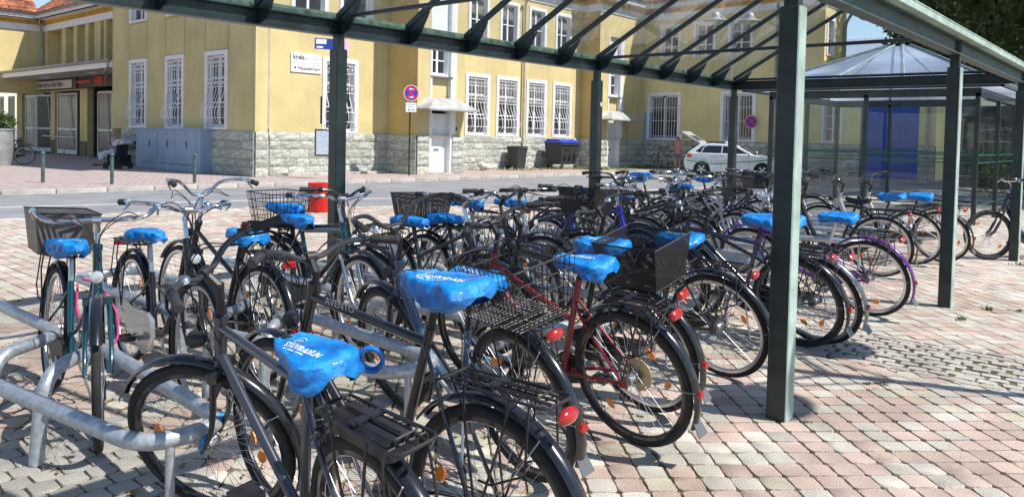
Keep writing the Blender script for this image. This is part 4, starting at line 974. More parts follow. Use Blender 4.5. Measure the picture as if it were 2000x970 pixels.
def basket(kind):
    m = MB(); T = m.tube
    if kind == 'wire':           # open wire basket standing on the rack
        L_, W_, H_ = .44, .34, .25; zb = 0
        def ring(z, k, r): T(fillet([(-L_ / 2 * k, -W_ / 2 * k, z), (L_ / 2 * k, -W_ / 2 * k, z), (L_ / 2 * k, W_ / 2 * k, z), (-L_ / 2 * k, W_ / 2 * k, z), (-L_ / 2 * k, -W_ / 2 * k + .001, z)], .03, 3), r, 5)
        for i in range(5): ring(zb + H_ * i / 4, .82 + .18 * i / 4, (.0045 if i == 4 else .0028))
        for k in range(15): x = (k / 14 - .5) * L_
        for s in (-1, 1):
            for k in range(16): x = (k / 15 - .5) * L_; T([(x * .82, s * W_ / 2 * .82, zb), (x, s * W_ / 2, H_)], .0022, 4)
            for k in range(12): y = (k / 11 - .5) * W_; T([(s * L_ / 2 * .82, y * .82, zb), (s * L_ / 2, y, H_)], .0022, 4)
        for k in range(16): x = (k / 15 - .5) * L_ * .82; T([(x, -W_ * .41, zb), (x, W_ * .41, zb)], .002, 4)
        for k in range(12): y = (k / 11 - .5) * W_ * .82; T([(-L_ * .41, y, zb), (L_ * .41, y, zb)], .002, 4)
        return m, blackp
    if kind == 'mesh':
        L_, W_, H_ = .40, .33, .23; k = .80; uv = []
        def quad(a, b, c, d, w_, h_): m.add([a, b, c, d], [(0, 1, 2, 3)]); uv.extend([(0, 0), (w_, 0), (w_, h_), (0, h_)])
        lo = [(-L_ / 2 * k, -W_ / 2 * k, 0), (L_ / 2 * k, -W_ / 2 * k, 0), (L_ / 2 * k, W_ / 2 * k, 0), (-L_ / 2 * k, W_ / 2 * k, 0)]; hi = [(-L_ / 2, -W_ / 2, H_), (L_ / 2, -W_ / 2, H_), (L_ / 2, W_ / 2, H_), (-L_ / 2, W_ / 2, H_)]
        for i in range(4): j = (i + 1) % 4; quad(lo[i], lo[j], hi[j], hi[i], L_, H_)
        quad(*lo, L_, W_); m.uv = uv
        return m, meshb
    if kind == 'front':          # tall dark plastic/willow front basket
        n = 22; rows = 13; pr = [(.13 + .035 * (r_ / rows), r_ * .26 / rows) for r_ in range(rows + 1)]
        for r_, z in pr: T([(r_ * 1.05 * math.cos(2 * math.pi * i / n), r_ * 1.25 * math.sin(2 * math.pi * i / n), z) for i in range(n)], .0036 if z < .25 else .009, 5, closed=True)
        for i in range(n): a = 2 * math.pi * i / n; T([(pr[0][0] * 1.05 * math.cos(a), pr[0][0] * 1.25 * math.sin(a), 0), (pr[-1][0] * 1.05 * math.cos(a), pr[-1][0] * 1.25 * math.sin(a), .26)], .003, 4)
        for i in range(-4, 5): T([(i * .028, -.15, .0), (i * .028, .15, 0)], .003, 4)
        return m, blackp
COLS = {}
def bike(label, P, yaw, lean=0., steer=0., ft='diamond', col='black', fork=None, sz=0., bar='swept', barm=None, fend='black', rackp=True, bask=None, fbask=None, chain='guard',
         wheel='std', cover=True, susp=False, tail=True, head=True, sad=.90, cov_seed=0, cov=1.0, decal=None, lock=None, cover_label=None, nudge=(0, 0), group=None, blind=False, stemh=0., cat='bicycle', kick=True, amberq=True):
    """P = ground contact of the rear wheel, yaw = heading, lean in degrees to the left"""
    hub, ty, rm_ = WM[wheel]; wr = .33 if wheel == 'mtb' else (.325 if wheel == 'small' else WR)
    t = thing('bicycle', label, cat, (P[0], P[1], 0), (R(-lean), 0, R(yaw)), group or 'bicycles parked in the racks')
    cm = PB[col]; fm_ = PB[fork or col]; fe_ = PB[fend] if fend else None
    fr = link('frame', cached(('fr', ft, sz, col), lambda: frame_mesh(ft, sz).mesh('frame', cm, ang=50)), t)
    hgrp = []                                                            # everything that turns with the steering
    f_ = link('fork', cached(('fk', susp, fork or col), lambda: fork_mesh(susp).mesh('fork', fm_, ang=50)), t); hgrp.append(f_)
    for x, z in ((0, WR), (1.10, WR)):
        w_ = link('wheel', hub, t, (x, 0, wr), (0, random.uniform(0, 6), 0)); link('tyre', ty, w_); link('rim', rm_, w_)
        if amberq:
            for a in (0, 180) if x == 0 else (90, 270): link('reflector', refl_me, w_, (wr * .62 * math.cos(R(a)), .006, wr * .62 * math.sin(R(a))), (0, R(-a + 90), 0))
        if x: hgrp.append(w_)
        if fend:
            k = 'rear' if x == 0 else 'front'
            g = link('mudguard', cached(('fd', k, fend, wr), lambda: fender(k, wr).mesh('mudguard', fe_, ang=60)), t, (x, 0, wr))
            link('mudguard_stay', cached(('fs', k, wr), lambda: stays(k, wr).mesh('mudguard_stay', spoke_m)), g)
            if x: hgrp.append(g)
    def s_mesh(): m = MB(); m.tube([(ST(.60), 0, .60), (ST(sad - .05), 0, sad - .05)], .0135, 8); return m.mesh('seat_post', alu if (barm or 'x') == 'chrome' else blackp)
    link('seat_post', cached(('sp', round(sad, 2), (barm or 'x') == 'chrome'), s_mesh), t)
    link('saddle', cached('saddle', lambda: saddle_mesh().mesh('saddle', blackp, ang=60)), t, (ST(sad) - .0, 0, sad), (0, R(-2), 0))
    def st_mesh():
        m = MB(); zt = 1.02 + stemh; m.tube([(HD(.86), 0, .86), (HD(zt - .02), 0, zt - .02)], .0135, 8); m.tube([(HD(zt - .035), 0, zt - .035), (HD(1.02) + .05, 0, 1.045)], [.017, .014], 8); m.lathe([(.02, -.02), (.02, .02)], 10, (HD(1.02) + .05, 0, 1.045), Matrix.Rotation(R(90), 3, 'X')); return m.mesh('stem', chrome if barm == 'chrome' else blackp)
    s_ = link('stem', cached(('st', barm, stemh), st_mesh), t); hgrp.append(s_)
    bm2, g2, lv2 = cached(('bar', bar), lambda: bar_mesh(bar))
    b_ = link('handlebar', cached(('barm', bar, barm), lambda: bm2.mesh('handlebar', chrome if barm == 'chrome' else PB['graphite'])), t); hgrp.append(b_)
    for q in (0, 1):
        link('grip', cached(('grip', bar, q), lambda: g2[q].mesh('grip', grip)), b_); link('brake_lever', cached(('lev', bar, barm, q), lambda: lv2[q].mesh('brake_lever', alu if barm == 'chrome' else blackp)), b_)
    if random.random() < .7:
        m = cached('bell', lambda: (lambda q: (q.lathe([(.025, 0), (.024, .008), (.018, .018), (.006, .024)], 12), q)[1])(MB()).mesh('bell', chrome)); link('bell', m, b_, (HD(1.02) + .045, .11 if random.random() < .5 else -.11, 1.07))
    sd_ = random.randrange(5); c_ = link('cables', cached(('cab', sd_), lambda: cables(bar, sd_).mesh('cables', blackp)), t); hgrp.append(c_)
    # drive train
    def crank(s, q):
        m = MB(); m.tube([(.44, s * .025, .28), (.44, s * .062, .28), (.44 + .02 * math.cos(q), s * .064, .28 + .02 * math.sin(q)), (.44 + .165 * math.cos(q), s * .068, .28 + .165 * math.sin(q))], [.014, .013, .012, .009], 8)
        return m.mesh('crank', alu)
    def pedal(): m = MB(); m.box((0, 0, 0), (.09, .085, .014)); m.box((-.045, 0, 0), (.003, .088, .026)); m.box((.045, 0, 0), (.003, .088, .026)); return m.mesh('pedal', blackp, smooth=False)
    pa = random.choice((20, 60, 100, 150)) if not rackp or random.random() < .6 else 35
    for s, q in ((1, R(pa)), (-1, R(pa + 180))):
        cr_ = link('crank', cached(('crank', s, pa), lambda: crank(s, q)), t); link('pedal', cached('pedal', pedal), cr_, (.44 + .165 * math.cos(q), s * .115, .28 + .165 * math.sin(q)))
    if chain == 'guard':
        def gm():
            m = MB(); m.prism([(.02, .31), (.02, .39), (.34, .36), (.44, .385), (.53, .35), (.545, .28), (.52, .21), (.44, .175), (.36, .20), (.10, .315)], lambda u, v, w_: (u, w_, v), -.058, -.04); return m.mesh('chain_guard', blackp)
        link('chain_guard', cached('cg', gm), t)
    elif chain == 'case':
        def gm():
            m = MB(); m.prism([(-.09, .33), (-.05, .40), (.05, .42), (.30, .385), (.44, .40), (.535, .37), (.56, .28), (.52, .19), (.43, .155), (.34, .18), (.05, .28), (-.06, .285)], lambda u, v, w_: (u, w_, v), -.066, -.038); return m.mesh('chain_case', PB['silver'] if col != 'white' else PB['silver'])
        link('chain_case', cached('cc', gm), t)
    def ch():
        m = MB(); m.tube([(.0, -.047, WR + .035), (.44, -.047, .37)], .004, 4); m.tube([(.0, -.047, WR - .035), (.44, -.047, .19)], .004, 4); m.lathe([(.09, -.002), (.09, .002)], 20, (.44, -.047, .28), Matrix.Rotation(R(90), 3, 'X')); m.lathe([(.04, -.008), (.03, .008)], 12, (0, -.045, WR), Matrix.Rotation(R(90), 3, 'X')); return m.mesh('chain', mat('chain_steel', (.12, .11, .1), .4, .7))
    link('chain', cached('chain', ch), t)
    if rackp:
        rk = link('luggage_rack', cached('rack', lambda: rack_mesh().mesh('luggage_rack', blackp)), t)
        if bask:
            bm3, mt3 = basket(bask)
            bo = link('basket', cached(('bk', bask), lambda: bm3.mesh('basket', mt3, smooth=(bask != 'mesh'))), t, (-.07, 0, WR * 2 + .09))
            if bask == 'mesh':
                def rimf(): m = MB(); m.tube([(-.2, -.165, .23), (.2, -.165, .23), (.2, .165, .23), (-.2, .165, .23)], .0045, 6, closed=True); m.tube([(-.16, -.132, 0), (.16, -.132, 0), (.16, .132, 0), (-.16, .132, 0)], .003, 5, closed=True); return m.mesh('basket_rim', blackp)
                link('basket_rim', cached('bkrim', rimf), bo)
    if tail:
        def tm(): m = MB(); m.cbox((0, 0, 0), (.03, .085, .038), .010); return m.mesh('tail_light', redl)
        def tm2(): m = MB(); m.ball((0, 0, 0), (.02, .046, .024), 12, 8); return m.mesh('tail_light', redl)
        z = WR * 2 + .045
        link('tail_light', cached('tl', tm) if tail == 'box' else cached('tl2', tm2), t, (-.295, 0, z) if rackp else (-.33, 0, .55))
        if fend:
            def rf(): m = MB(); m.lathe([(.019, -.01), (.019, .006), (.016, .01)], 12, (0, 0, 0), Matrix.Rotation(R(-90), 3, 'Y')); return m.mesh('rear_reflector', redl)
            link('rear_reflector', cached('rrf', rf), t, (-.388, 0, WR + .02), (0, R(0), 0))
            def mf(): m = MB(); m.add([(0, -.026, 0), (0, .026, 0), (-.035, .034, -.07), (-.035, -.034, -.07), (.004, -.026, 0), (.004, .026, 0), (-.03, .034, -.07), (-.03, -.034, -.07)], [(0, 1, 2, 3), (7, 6, 5, 4), (0, 3, 7, 4), (1, 5, 6, 2), (3, 2, 6, 7), (0, 4, 5, 1)]); return m.mesh('mud_flap', mat('smoked_flap', (.12, .125, .13), .25, var=.05))
            link('mud_flap', cached('mf', mf), t, (-.352, 0, WR - .11))
    if head:
        def hm():
            m = MB(); a = Matrix.Rotation(R(90), 3, 'Y'); m.lathe([(.012, -.05), (.026, -.03), (.03, 0), (.03, .008)], 12, (0, 0, 0), a, 0); m.lathe([(.027, .009), (.02, .013)], 12, (0, 0, 0), a, 1); m.tube([(-.02, 0, 0), (-.05, 0, -.05)], .005, 5); return m.mesh('headlight', [chrome if head == 'chrome' else blackp, clearl])
        h = link('headlight', cached(('hl', head), hm), t, (HD(.76) + .10, 0, .79)); hgrp.append(h)
    if kick:
        def km(): m = MB(); m.tube([(.40, .035, .27), (.33, .14, .02)], .007, 6); m.ball((.33, .14, .02), .012, 6, 4); return m.mesh('kickstand', alu)
        link('kickstand', cached('ks', km), t)
    if fbask:
        bm3, mt3 = basket(fbask); k = link('basket', cached(('bk', fbask), lambda: bm3.mesh('basket', mt3)), t, (HD(.9) + .25, 0, .84)); hgrp.append(k)
    if decal:
        s_txt, pos, dr_, size, cmat = decal
        dv = Vector(dr_).normalized(); o = text(s_txt, size, frame4(pos, dv, Vector((0, 1, 0)).cross(dv)), cmat, fr, name='decal')
    if steer:
        a = Vector((HD(1) - HD(0), 0, 1)).normalized(); pv = Vector((HD(.7), 0, .7)); Rm = Matrix.Translation(pv) @ Matrix.Rotation(R(steer), 4, a) @ Matrix.Translation(-pv)
        for o in hgrp: 
            o.matrix_basis = Rm @ o.matrix_basis
    if cover:
        Mw = Matrix.Translation((P[0], P[1], 0)) @ Matrix.Rotation(R(yaw), 4, 'Z') @ Matrix.Rotation(R(-lean), 4, 'X')
        saddle_cover(cover_label or label, Mw @ Matrix.Translation((ST(sad) + .0, 0, sad)), cov_seed, cov, nudge)
    return t
def cover_mesh(seed, k=1.0):
    rd = random.Random(seed); m = MB(); nu, nv = 44, 36; vs = []; ph = [rd.uniform(0, 6) for _ in range(8)]
    for i in range(nu + 1):
        t = i / nu; x = (-.165 + .325 * t)
        end = max(0., 1 - abs(2 * t - 1) ** 6) ** .5
        w_ = (.045 + .075 * (1 - t) ** 1.1) * (.25 + .75 * end) * (1 + .10 * (k - 1))
        drop = (.078 + .02 * math.sin(t * 5 + ph[0])) * (.35 + .65 * end) * (k)
        for j in range(nv + 1):
            s = -1 + 2 * j / nv; a = abs(s)
            # profile: flat crown, round shoulder, skirt gathered under the edge
            if a < .5: y = w_ * (a / .5) * .96; z = .022 * end - .008 * (a / .5) ** 2.5
            else:
                q = (a - .5) / .5; y = w_ * (.96 + .14 * math.sin(q * 2.6) - .36 * max(0, q - .72) / .28); z = .014 * end - drop * q
            y *= (1 if s > 0 else -1)
            P_ = Vector((x * (1.0 + .05 * a), y, z)); f = .35 + a
            d = .004 * math.sin(18 * t + 5 * s + ph[1]) * math.sin(7 * s + ph[2] + 3 * t) + .007 * (1 - abs(noise.noise(Vector((x * 11 + y * 9 + ph[3], y * 7 - x * 4, z * 16 + ph[4])))) * 4.5) + .004 * (1 - abs(noise.noise(Vector((x * 30 - y * 14, y * 10 + ph[5], z * 40)))) * 4)
            d += .006 * math.sin(52 * t + ph[6]) * max(0, a - .6) * 2 + .0035 * (1 - abs(math.sin(math.atan2(s * 1.2, t - .55 + .05 * ph[7] / 6) * 9 + ph[2]))) ** 3
            nrm = Vector((0, (1 if s > 0 else -1) * min(1, a * 1.2), 1 - a)).normalized()
            vs.append(P_ + nrm * (d * f * .85))
    m.add(vs, [(i * (nv + 1) + j, i * (nv + 1) + j + 1, (i + 1) * (nv + 1) + j + 1, (i + 1) * (nv + 1) + j) for i in range(nu) for j in range(nv)])
    m.add([vs[j] for j in range(nv + 1)], [tuple(range(nv + 1))]); m.add([vs[nu * (nv + 1) + j] for j in range(nv + 1)], [tuple(reversed(range(nv + 1)))])
    return m
cov_me = {}
def saddle_cover(label, Mw, seed, k, nudge):
    key = (seed, k)
    if key not in cov_me: cov_me[key] = cover_mesh(seed, k).mesh('saddle_cover', cover_m, ang=70)
    o = link('saddle_cover', cov_me[key]); o.matrix_world = Mw @ Matrix.Translation((nudge[0], nudge[1], .012)) @ Matrix.Rotation(R(random.uniform(-4, 4)), 4, 'Z')
    o.scale = (.97, .9, .9) if k > 1 else (1, .96, .96)
    o['label'] = label; o['category'] = 'saddle cover'; o['group'] = 'blue rain covers pulled over the saddles'
    return o
def project_print(cov, s, size, o, xa, ya, nrm, bold=.0, name='print', mesh=None):
    """lay flat lettering on the crumpled film, along direction -nrm (local space of the cover)"""
    bv = BVHTree.FromPolygons([v.co.copy() for v in cov.data.vertices], [tuple(p.vertices) for p in cov.data.polygons])
    me = mesh or text_mesh(s, size, name, bold); xa, ya, nrm = Vector(xa).normalized(), Vector(ya).normalized(), Vector(nrm).normalized(); o = Vector(o)
    b = bmesh.new(); b.from_mesh(me); bmesh.ops.triangulate(b, faces=b.faces[:])
    for _ in range(2): bmesh.ops.subdivide_edges(b, edges=[e for e in b.edges if e.calc_length() > .006], cuts=1, use_grid_fill=True)
    for v in b.verts:
        p = o + xa * v.co.x + ya * v.co.y + nrm * .25; h = bv.ray_cast(p, -nrm)
        v.co = h[0] + nrm * .0016 if h[0] is not None else o + xa * v.co.x + ya * v.co.y
    b.to_mesh(me); b.free(); me.materials.clear(); me.materials.append(print_m); return link(name, me, cov)
def spiral(name, label, pts, r, n, rc, m, parent=None):
    """coiled cable along a polyline"""
# ------------------------------------------------------------ the parked bicycles
wp = mat('white_decal', (.6, .62, .65), .5, var=.02)
lime_d = mat('lime_decal', (.35, .65, .1), .5, var=.05)
# right-hand row, back wheels towards the camera
A_ = bike('black electric bicycle with wide handlebar and flat rack, nearest the camera', (1.40, 1.60), 84, 10, ft='diamond', col='anth', fork='black', bar='bend', sad=.88, wheel='dark', cov_seed=1, cov=1.08, cover_label='large crumpled blue saddle cover with white lettering, lowest and nearest the camera',
          decal=("Green's", (.86, .020, .60), (-.36, 0, -.27), .06, wp), tail=None, steer=34, chain='none')
for s in (-1, 1):
    mb = MB(); mb.tube([(1.093, s * .0562, .365), (1.06, s * .0562, .42)], .0125, 8); obj('blue_tape', mb, mat('blue_tape', (.02, .25, .6), .5), [c for c in A_.children if c.name.startswith('fork')][0])
mb = MB(); mb.cbox((-.06, 0, .745), (.30, .10, .05), .012); obj('battery', mb, blackp, A_)
B_ = bike('black trekking bicycle with straight top tube lettered in white and round red tail lamp', (1.74, 1.54), 92, 4, ft='diamond', col='black', sz=.07, bar='bend', sad=1.035, cov_seed=2, cov=1.08, cover_label='large blue saddle cover with white lettering, on the tall black bicycle beside the wire basket',
          decal=('AVENTO', (.74, .0175, .893), (-1, 0, -.07), .04, wp), tail='oval', steer=-4, chain='none', wheel='dark', stemh=.0)
C_ = bike('step-through bicycle with blue-grey tube and open wire basket on its rack', (2.61, 2.10), 80, 12, ft='wave', col='blue', fork='graphite', bar='tall', sad=.88, cov_seed=3, bask='wire', cover_label='blue saddle cover just in front of the open wire basket', tail='oval', wheel='dark', chain='guard')
D_ = bike('red and black trekking bicycle with empty wire rack, large wheel beside the nearest post', (3.26, 1.96), 86, 12, ft='trap', col='red', fork='black', bar='bend', sad=.90, cov_seed=4, cover_label='blue saddle cover on the red and black bicycle, lower of the touching pair', tail='box', chain='none', wheel='dark')
mb = MB(); mb.tube([(HD(.72), 0, .72), (.44, 0, .28)], .021, 10); ob = obj('down_tube', mb, blackm, D_, label='black down tube with lime stripes')
for s in (-1, 1):
    mb = MB(); mb.tube([(.80, s * .0205, .63), (.60, s * .0205, .42)], .003, 4); mb.tube([(.79, s * .019, .60), (.62, s * .019, .425)], .002, 4); obj('decal_stripe', mb, lime_d, ob)
mb = MB(); mb.lathe([(.05, -.002), (.085, -.002), (.085, .002), (.05, .002)], 24, (0, -.06, WR), Matrix.Rotation(R(90), 3, 'X')); obj('spoke_guard', mb, mat('yellowed_disc', (.55, .42, .2), .6), D_)
E_b = bike('black bicycle with black mesh basket, behind the red and black one', (3.71, 2.16), 86, 13, ft='diamond', col='black', bar='bend', sad=.93, cov_seed=5, bask='mesh', cover_label='blue saddle cover touching the one on the red bicycle, upper of the pair', tail='box')
F_b = bike('dark bicycle with clean rack and small red lamp, just before the nearest post', (4.59, 2.14), 85, 15, ft='diamond', col='graphite', bar='swept', sad=.90, cov_seed=6, cover_label='blue saddle cover above the black mesh basket', tail='oval', chain='guard')
G_b = bike('black bicycle half hidden by the nearest post, left of its twin', (5.68, 2.05), 85, 15, ft='diamond', col='navy', bar='flat', sad=.96, cov_seed=7, cover_label='blue saddle cover left of the nearest post with a clear nose', tail='oval', wheel='dark')
H_b = bike('black bicycle with amber and red rear lamps directly right of the nearest post', (5.86, 1.98), 85, 16, ft='trap', col='black', bar='swept', sad=.95, cov_seed=8, cover_label='blue saddle cover mostly hidden behind the nearest post', tail='box', fend='greyf')
I_b = bike('purple bicycle with purple mudguard standing between two posts', (7.14, 1.98), 85, 14, ft='step', col='purple', fend='purple', bar='swept', barm='chrome', sad=.88, cov_seed=9, cover_label='blue saddle cover on the purple bicycle', tail='box')
J_b = bike('silver low-step electric bicycle, left of two beyond the purple one', (10.6, 2.46), 90, 13, ft='ebike', col='silver', fork='silver', bar='bend', sad=.87, cov_seed=10, cover_label='blue saddle cover on the left silver bicycle near the second post', tail='box')
K_b = bike('white low-step bicycle with black rack, right of two beyond the purple one', (11.1, 2.25), 87, 15, ft='wave', col='white', fork='black', bar='bend', sad=.87, cov_seed=1, cover_label='blue saddle cover on the right silver bicycle, partly behind the second post', tail='box')
L_b = bike('dark blue mountain bicycle leaning at the farthest right post', (12.75, 1.25), 146, 4, ft='mtb', col='navy', fork='graphite', bar='flat', barm='chrome', wheel='mtb', fend=None, rackp=False, cover=False, tail=None, head=False, steer=-18, kick=False, susp=True, chain='none')
# left-hand row, front wheels towards the camera
a_ = bike('teal city bicycle with chrome handlebar and black mesh basket, far left', (1.60, 4.85), -99, 4, ft='step', col='teal', bar='old', barm='chrome', sad=.84, bask='mesh', cov_seed=2, cover_label='blue saddle cover in front of the mesh basket at the far left', chain='guard', head='chrome', sz=.04, steer=-14)
b_ = bike('black bicycle with silver chain case beside the teal bicycle', (2.12, 5.05), -96, 3, ft='wave', col='black', bar='swept', barm='chrome', sad=.84, cov_seed=3, cover_label='blue saddle cover right of the chrome handlebar of the teal bicycle', chain='case', tail='box')
c_ = bike('dark bicycle facing the street with tall chrome handlebar', (2.50, 4.13), 88, -1, ft='trap', col='black', fork='black', bar='tall', barm='chrome', sad=.85, cov_seed=4, cover_label='lowest of three blue saddle covers left of the left green post', tail='box')
d_ = bike('dark teal bicycle with open wire basket left of the left green post', (3.33, 5.15), -96, -1, ft='diamond', col='teal', fork='chrome', bar='swept', barm='chrome', sad=.85, cov_seed=5, bask='wire', susp=True, cover_label='lower blue saddle cover beside the red bin')
e_ = bike('black bicycle behind the dark teal one, saddle level with the red bin', (3.28, 5.35), -84, 2, ft='diamond', col='black', bar='bend', sad=.92, cov_seed=6, cover_label='upper blue saddle cover beside the red bin')
f8 = bike('black bicycle with swept chrome handlebar right of the left green post', (3.91, 4.63), -92, 2, ft='trap', col='graphite', bar='swept', barm='chrome', sad=.84, cov_seed=7, fbask=None, bask=None, cover_label='blue saddle cover just right of the left green post')
f9 = bike('black bicycle with mesh basket seen straight on behind the crumpled covers', (4.25, 4.6), -91, 2, ft='diamond', col='black', bar='bend', sad=.84, cov_seed=8, bask='mesh', cover_label='blue saddle cover in front of the second mesh basket')
f10 = bike('touring bicycle with looped butterfly handlebar', (4.91, 4.99), -90, 2, ft='diamond', col='silver', fork='graphite', bar='butterfly', sad=.90, cov_seed=9, cover_label='blue saddle cover left of the looped handlebar')
f11 = bike('dark bicycle right of the touring bicycle with the looped bar', (5.40, 4.92), -91, 3, ft='mtb', col='anth', bar='flat', sad=.88, cov_seed=10, cover_label='blue saddle cover below the looped handlebar', fbask='mesh')
f12 = bike('black bicycle before the middle green post', (6.88, 5.27), -88, 3, ft='diamond', col='black', bar='swept', sad=.91, cov_seed=1, cover_label='blue saddle cover standing alone against the road left of the middle post')
g1 = bike('royal blue bicycle with thin steel fork in the middle of the row', (5.98, 4.7), -94, 3, ft='diamond', col='royal', bar='flat', barm='chrome', sad=.84, cover=False, head=False)
g2 = bike('dark city bicycle with grey grips behind the royal blue one', (6.45, 5.0), -92, 1, ft='wave', col='graphite', bar='tall', sad=.84, cover=False, bask=None)
f23 = bike('black bicycle right of the middle green post', (7.12, 4.86), -90, 4, ft='trap', col='black', bar='swept', barm='chrome', sad=.87, cov_seed=2, cover_label='blue saddle cover just right of the middle green post')
g3 = bike('silver bicycle carrying a tall slatted front basket', (8.25, 4.85), -92, 3, ft='trap', col='silver', bar='swept', barm='chrome', sad=.88, cover=False, fbask='front')
f25 = bike('dark bicycle behind the tall slatted basket', (9.05, 5.13), -90, 2, ft='diamond', col='navy', bar='bend', sad=.90, cov_seed=3, cover_label='blue saddle cover seen over the rim of the slatted basket')
f21 = bike('grey bicycle with chrome bar behind the middle of the racks', (8.94, 5.77), -90, 2, ft='diamond', col='anth', bar='swept', barm='chrome', sad=.95, cov_seed=4, cover_label='nearer of two stacked blue saddle covers before the road')
f22 = bike('dark bicycle with chrome bar farthest out towards the road', (9.83, 6.19), -88, 2, ft='trap', col='black', bar='flat', barm='chrome', sad=.97, cov_seed=5, cover_label='farther of two stacked blue saddle covers before the road')
f24 = bike('dark bicycle with mesh front basket below the white car', (10.3, 5.46), -90, 3, ft='diamond', col='navy', bar='bend', sad=.95, cov_seed=6, fbask='mesh', cover_label='blue saddle cover in front of the rear wheel of the white car')
f26 = bike('white bicycle under the last left green post', (11.84, 5.29), -90, 2, ft='diamond', col='white', bar='swept', barm='chrome', sad=.95, cov_seed=7, cover_label='blue saddle cover in front of the front wheel of the white car')
g4 = bike('black bicycle with curved frame left of the silver pair', (9.3, 2.5), 96, 5, ft='wave', col='black', bar='tall', sad=.86, cover=False)
g5 = bike('white fork bicycle deep in the row behind the nearest post', (9.7, 4.9), -92, 5, ft='wave', col='white', bar='bend', sad=.86, cover=False)
g6 = bike('anthracite bicycle deep in the row beyond the slatted basket', (7.6, 5.0), -93, 4, ft='mtb', col='anth', bar='flat', sad=.88, cover=False, fend='black')
far1 = bike('white and black step-through bicycle leaning on the stone wall beside the woman', (35.45, 19.55), 92, -4, ft='step', col='white', fork='black', bar='swept', sad=.9, cover=False, cat='bicycle', group='bicycles leaning away from the racks', kick=False)
far2 = bike('dark bicycle standing behind the planter at the left edge', (10.1, 33.4), 165, 3, ft='diamond', col='black', bar='swept', sad=.92, cover=False, wheel='std', group='bicycles leaning away from the racks')
# prints on the covers nearest the camera
def cover_of(seed_label):
    return [o for o in C.objects if o.name.startswith('saddle_cover') and o['label'].startswith(seed_label)][0]
def spiral_lock(cov, label):
    Mw = cov.matrix_world
def logo(size):
    """cyclist badge: oval ring with a wavy line"""
    m = MB(); n = 26
    for a0, a1, rx, ry, wd in ((20, 330, .5, .42, .045),):
        P_ = [(rx * math.cos(R(a0 + (a1 - a0) * i / n)), ry * math.sin(R(a0 + (a1 - a0) * i / n))) for i in range(n + 1)]
        for i in range(n):
            (x0, y0), (x1, y1) = P_[i], P_[i + 1]; k = 1 - wd * 2.2
            m.add([(x0 * size, y0 * size, 0), (x1 * size, y1 * size, 0), (x1 * k * size, y1 * k * size, 0), (x0 * k * size, y0 * k * size, 0)], [(0, 1, 2, 3)])
    P_ = [(-.28, -.1), (-.1, .15), (.02, -.12), (.16, .12), (.28, .0)]
    for i in range(4):
        (x0, y0), (x1, y1) = P_[i], P_[i + 1]; m.add([(x0 * size, (y0 - .05) * size, 0), (x1 * size, (y1 - .05) * size, 0), (x1 * size, (y1 + .05) * size, 0), (x0 * size, (y0 + .05) * size, 0)], [(0, 1, 2, 3)])
    me = bpy.data.meshes.new('print'); me.from_pydata(m.v, [], m.f); return me
def line_print(L_, h):
    me = bpy.data.meshes.new('print'); n = 12; vs = []; fs = []
    for i in range(n):
        if i in (3, 7): continue
        x0, x1 = L_ * i / n, L_ * (i + .92) / n; o = len(vs); vs += [(x0, 0, 0), (x1, 0, 0), (x1, h, 0), (x0, h, 0)]; fs.append((o, o + 1, o + 2, o + 3))
    me.from_pydata(vs, [], fs); return me
for lab, k in (('large crumpled blue', 1.), ('large blue saddle cover with', 1.)):
    cv = cover_of(lab); cv.data = cv.data.copy()
    n_ = Vector((-.25, .62, .74)).normalized(); xa = Vector((-1, -.12, 0)); xa = (xa - n_ * xa.dot(n_)).normalized(); ya = n_.cross(xa)
    c0 = Vector((.0, .045, .02))
    project_print(cv, 'STADTRADELN', .027 * k, c0 + xa * -.065 + ya * .002, xa, ya, n_, bold=.0007)
    project_print(cv, '', 0, c0 + xa * -.055 + ya * -.009, xa, ya, n_, mesh=line_print(.12, .004)); project_print(cv, '', 0, c0 + xa * -.03 + ya * .038, xa, ya, n_, mesh=logo(.04))
for cv in [o for o in C.objects if o.name.startswith('saddle_cover')]:
    if cv.matrix_world.translation.xy.length < 5.2 and not cv['label'].startswith('large'):
        cv.data = cv.data.copy(); n_ = Vector((.1, .5, .85)).normalized(); xa = Vector((-1, 0, 0)); xa = (xa - n_ * xa.dot(n_)).normalized(); ya = n_.cross(xa)
        if cv.matrix_world.col[0].y < 0: n_ = Vector((.5, 0, .85)).normalized(); xa = Vector((0, 1, 0)); ya = n_.cross(xa)
        project_print(cv, 'STADTRADELN', .022, Vector((0, .0, .02)) - xa * .07, xa, ya, n_, bold=.0006)
# coiled cable lock on the near rack, pink lock cable on the teal bicycle, blue cable
blue_c = mat('blue_cable', (.01, .16, .55), .3, var=.1, coat=.6); pink_c = mat('pink_cable', (.65, .06, .2), .35, var=.1)
def coil(name, label, c, ax, r, turns, rc, m, L_):
    mb = MB(); ax = Vector(ax).normalized(); u = ax.orthogonal().normalized(); v = ax.cross(u); pts = []
    n = int(turns * 16)
    for i in range(n + 1): a = 2 * math.pi * i / 16; rr = r * (1 + .12 * math.sin(a * .37)); pts.append(Vector(c) + ax * (L_ * i / n) + (u * math.cos(a) + v * math.sin(a)) * rr)
    pts.append(pts[-1] + ax * .06 + Vector((0, 0, -.03))); mb.tube(pts, rc, 8); o = obj(name, mb, m); return tag(o, label, 'bicycle lock')
coil('spiral_lock', 'coiled blue cable lock beside the nearest saddle cover', (1.50, 1.855, .80), (.75, .6, .1), .036, 2.6, .0065, blue_c, .03)
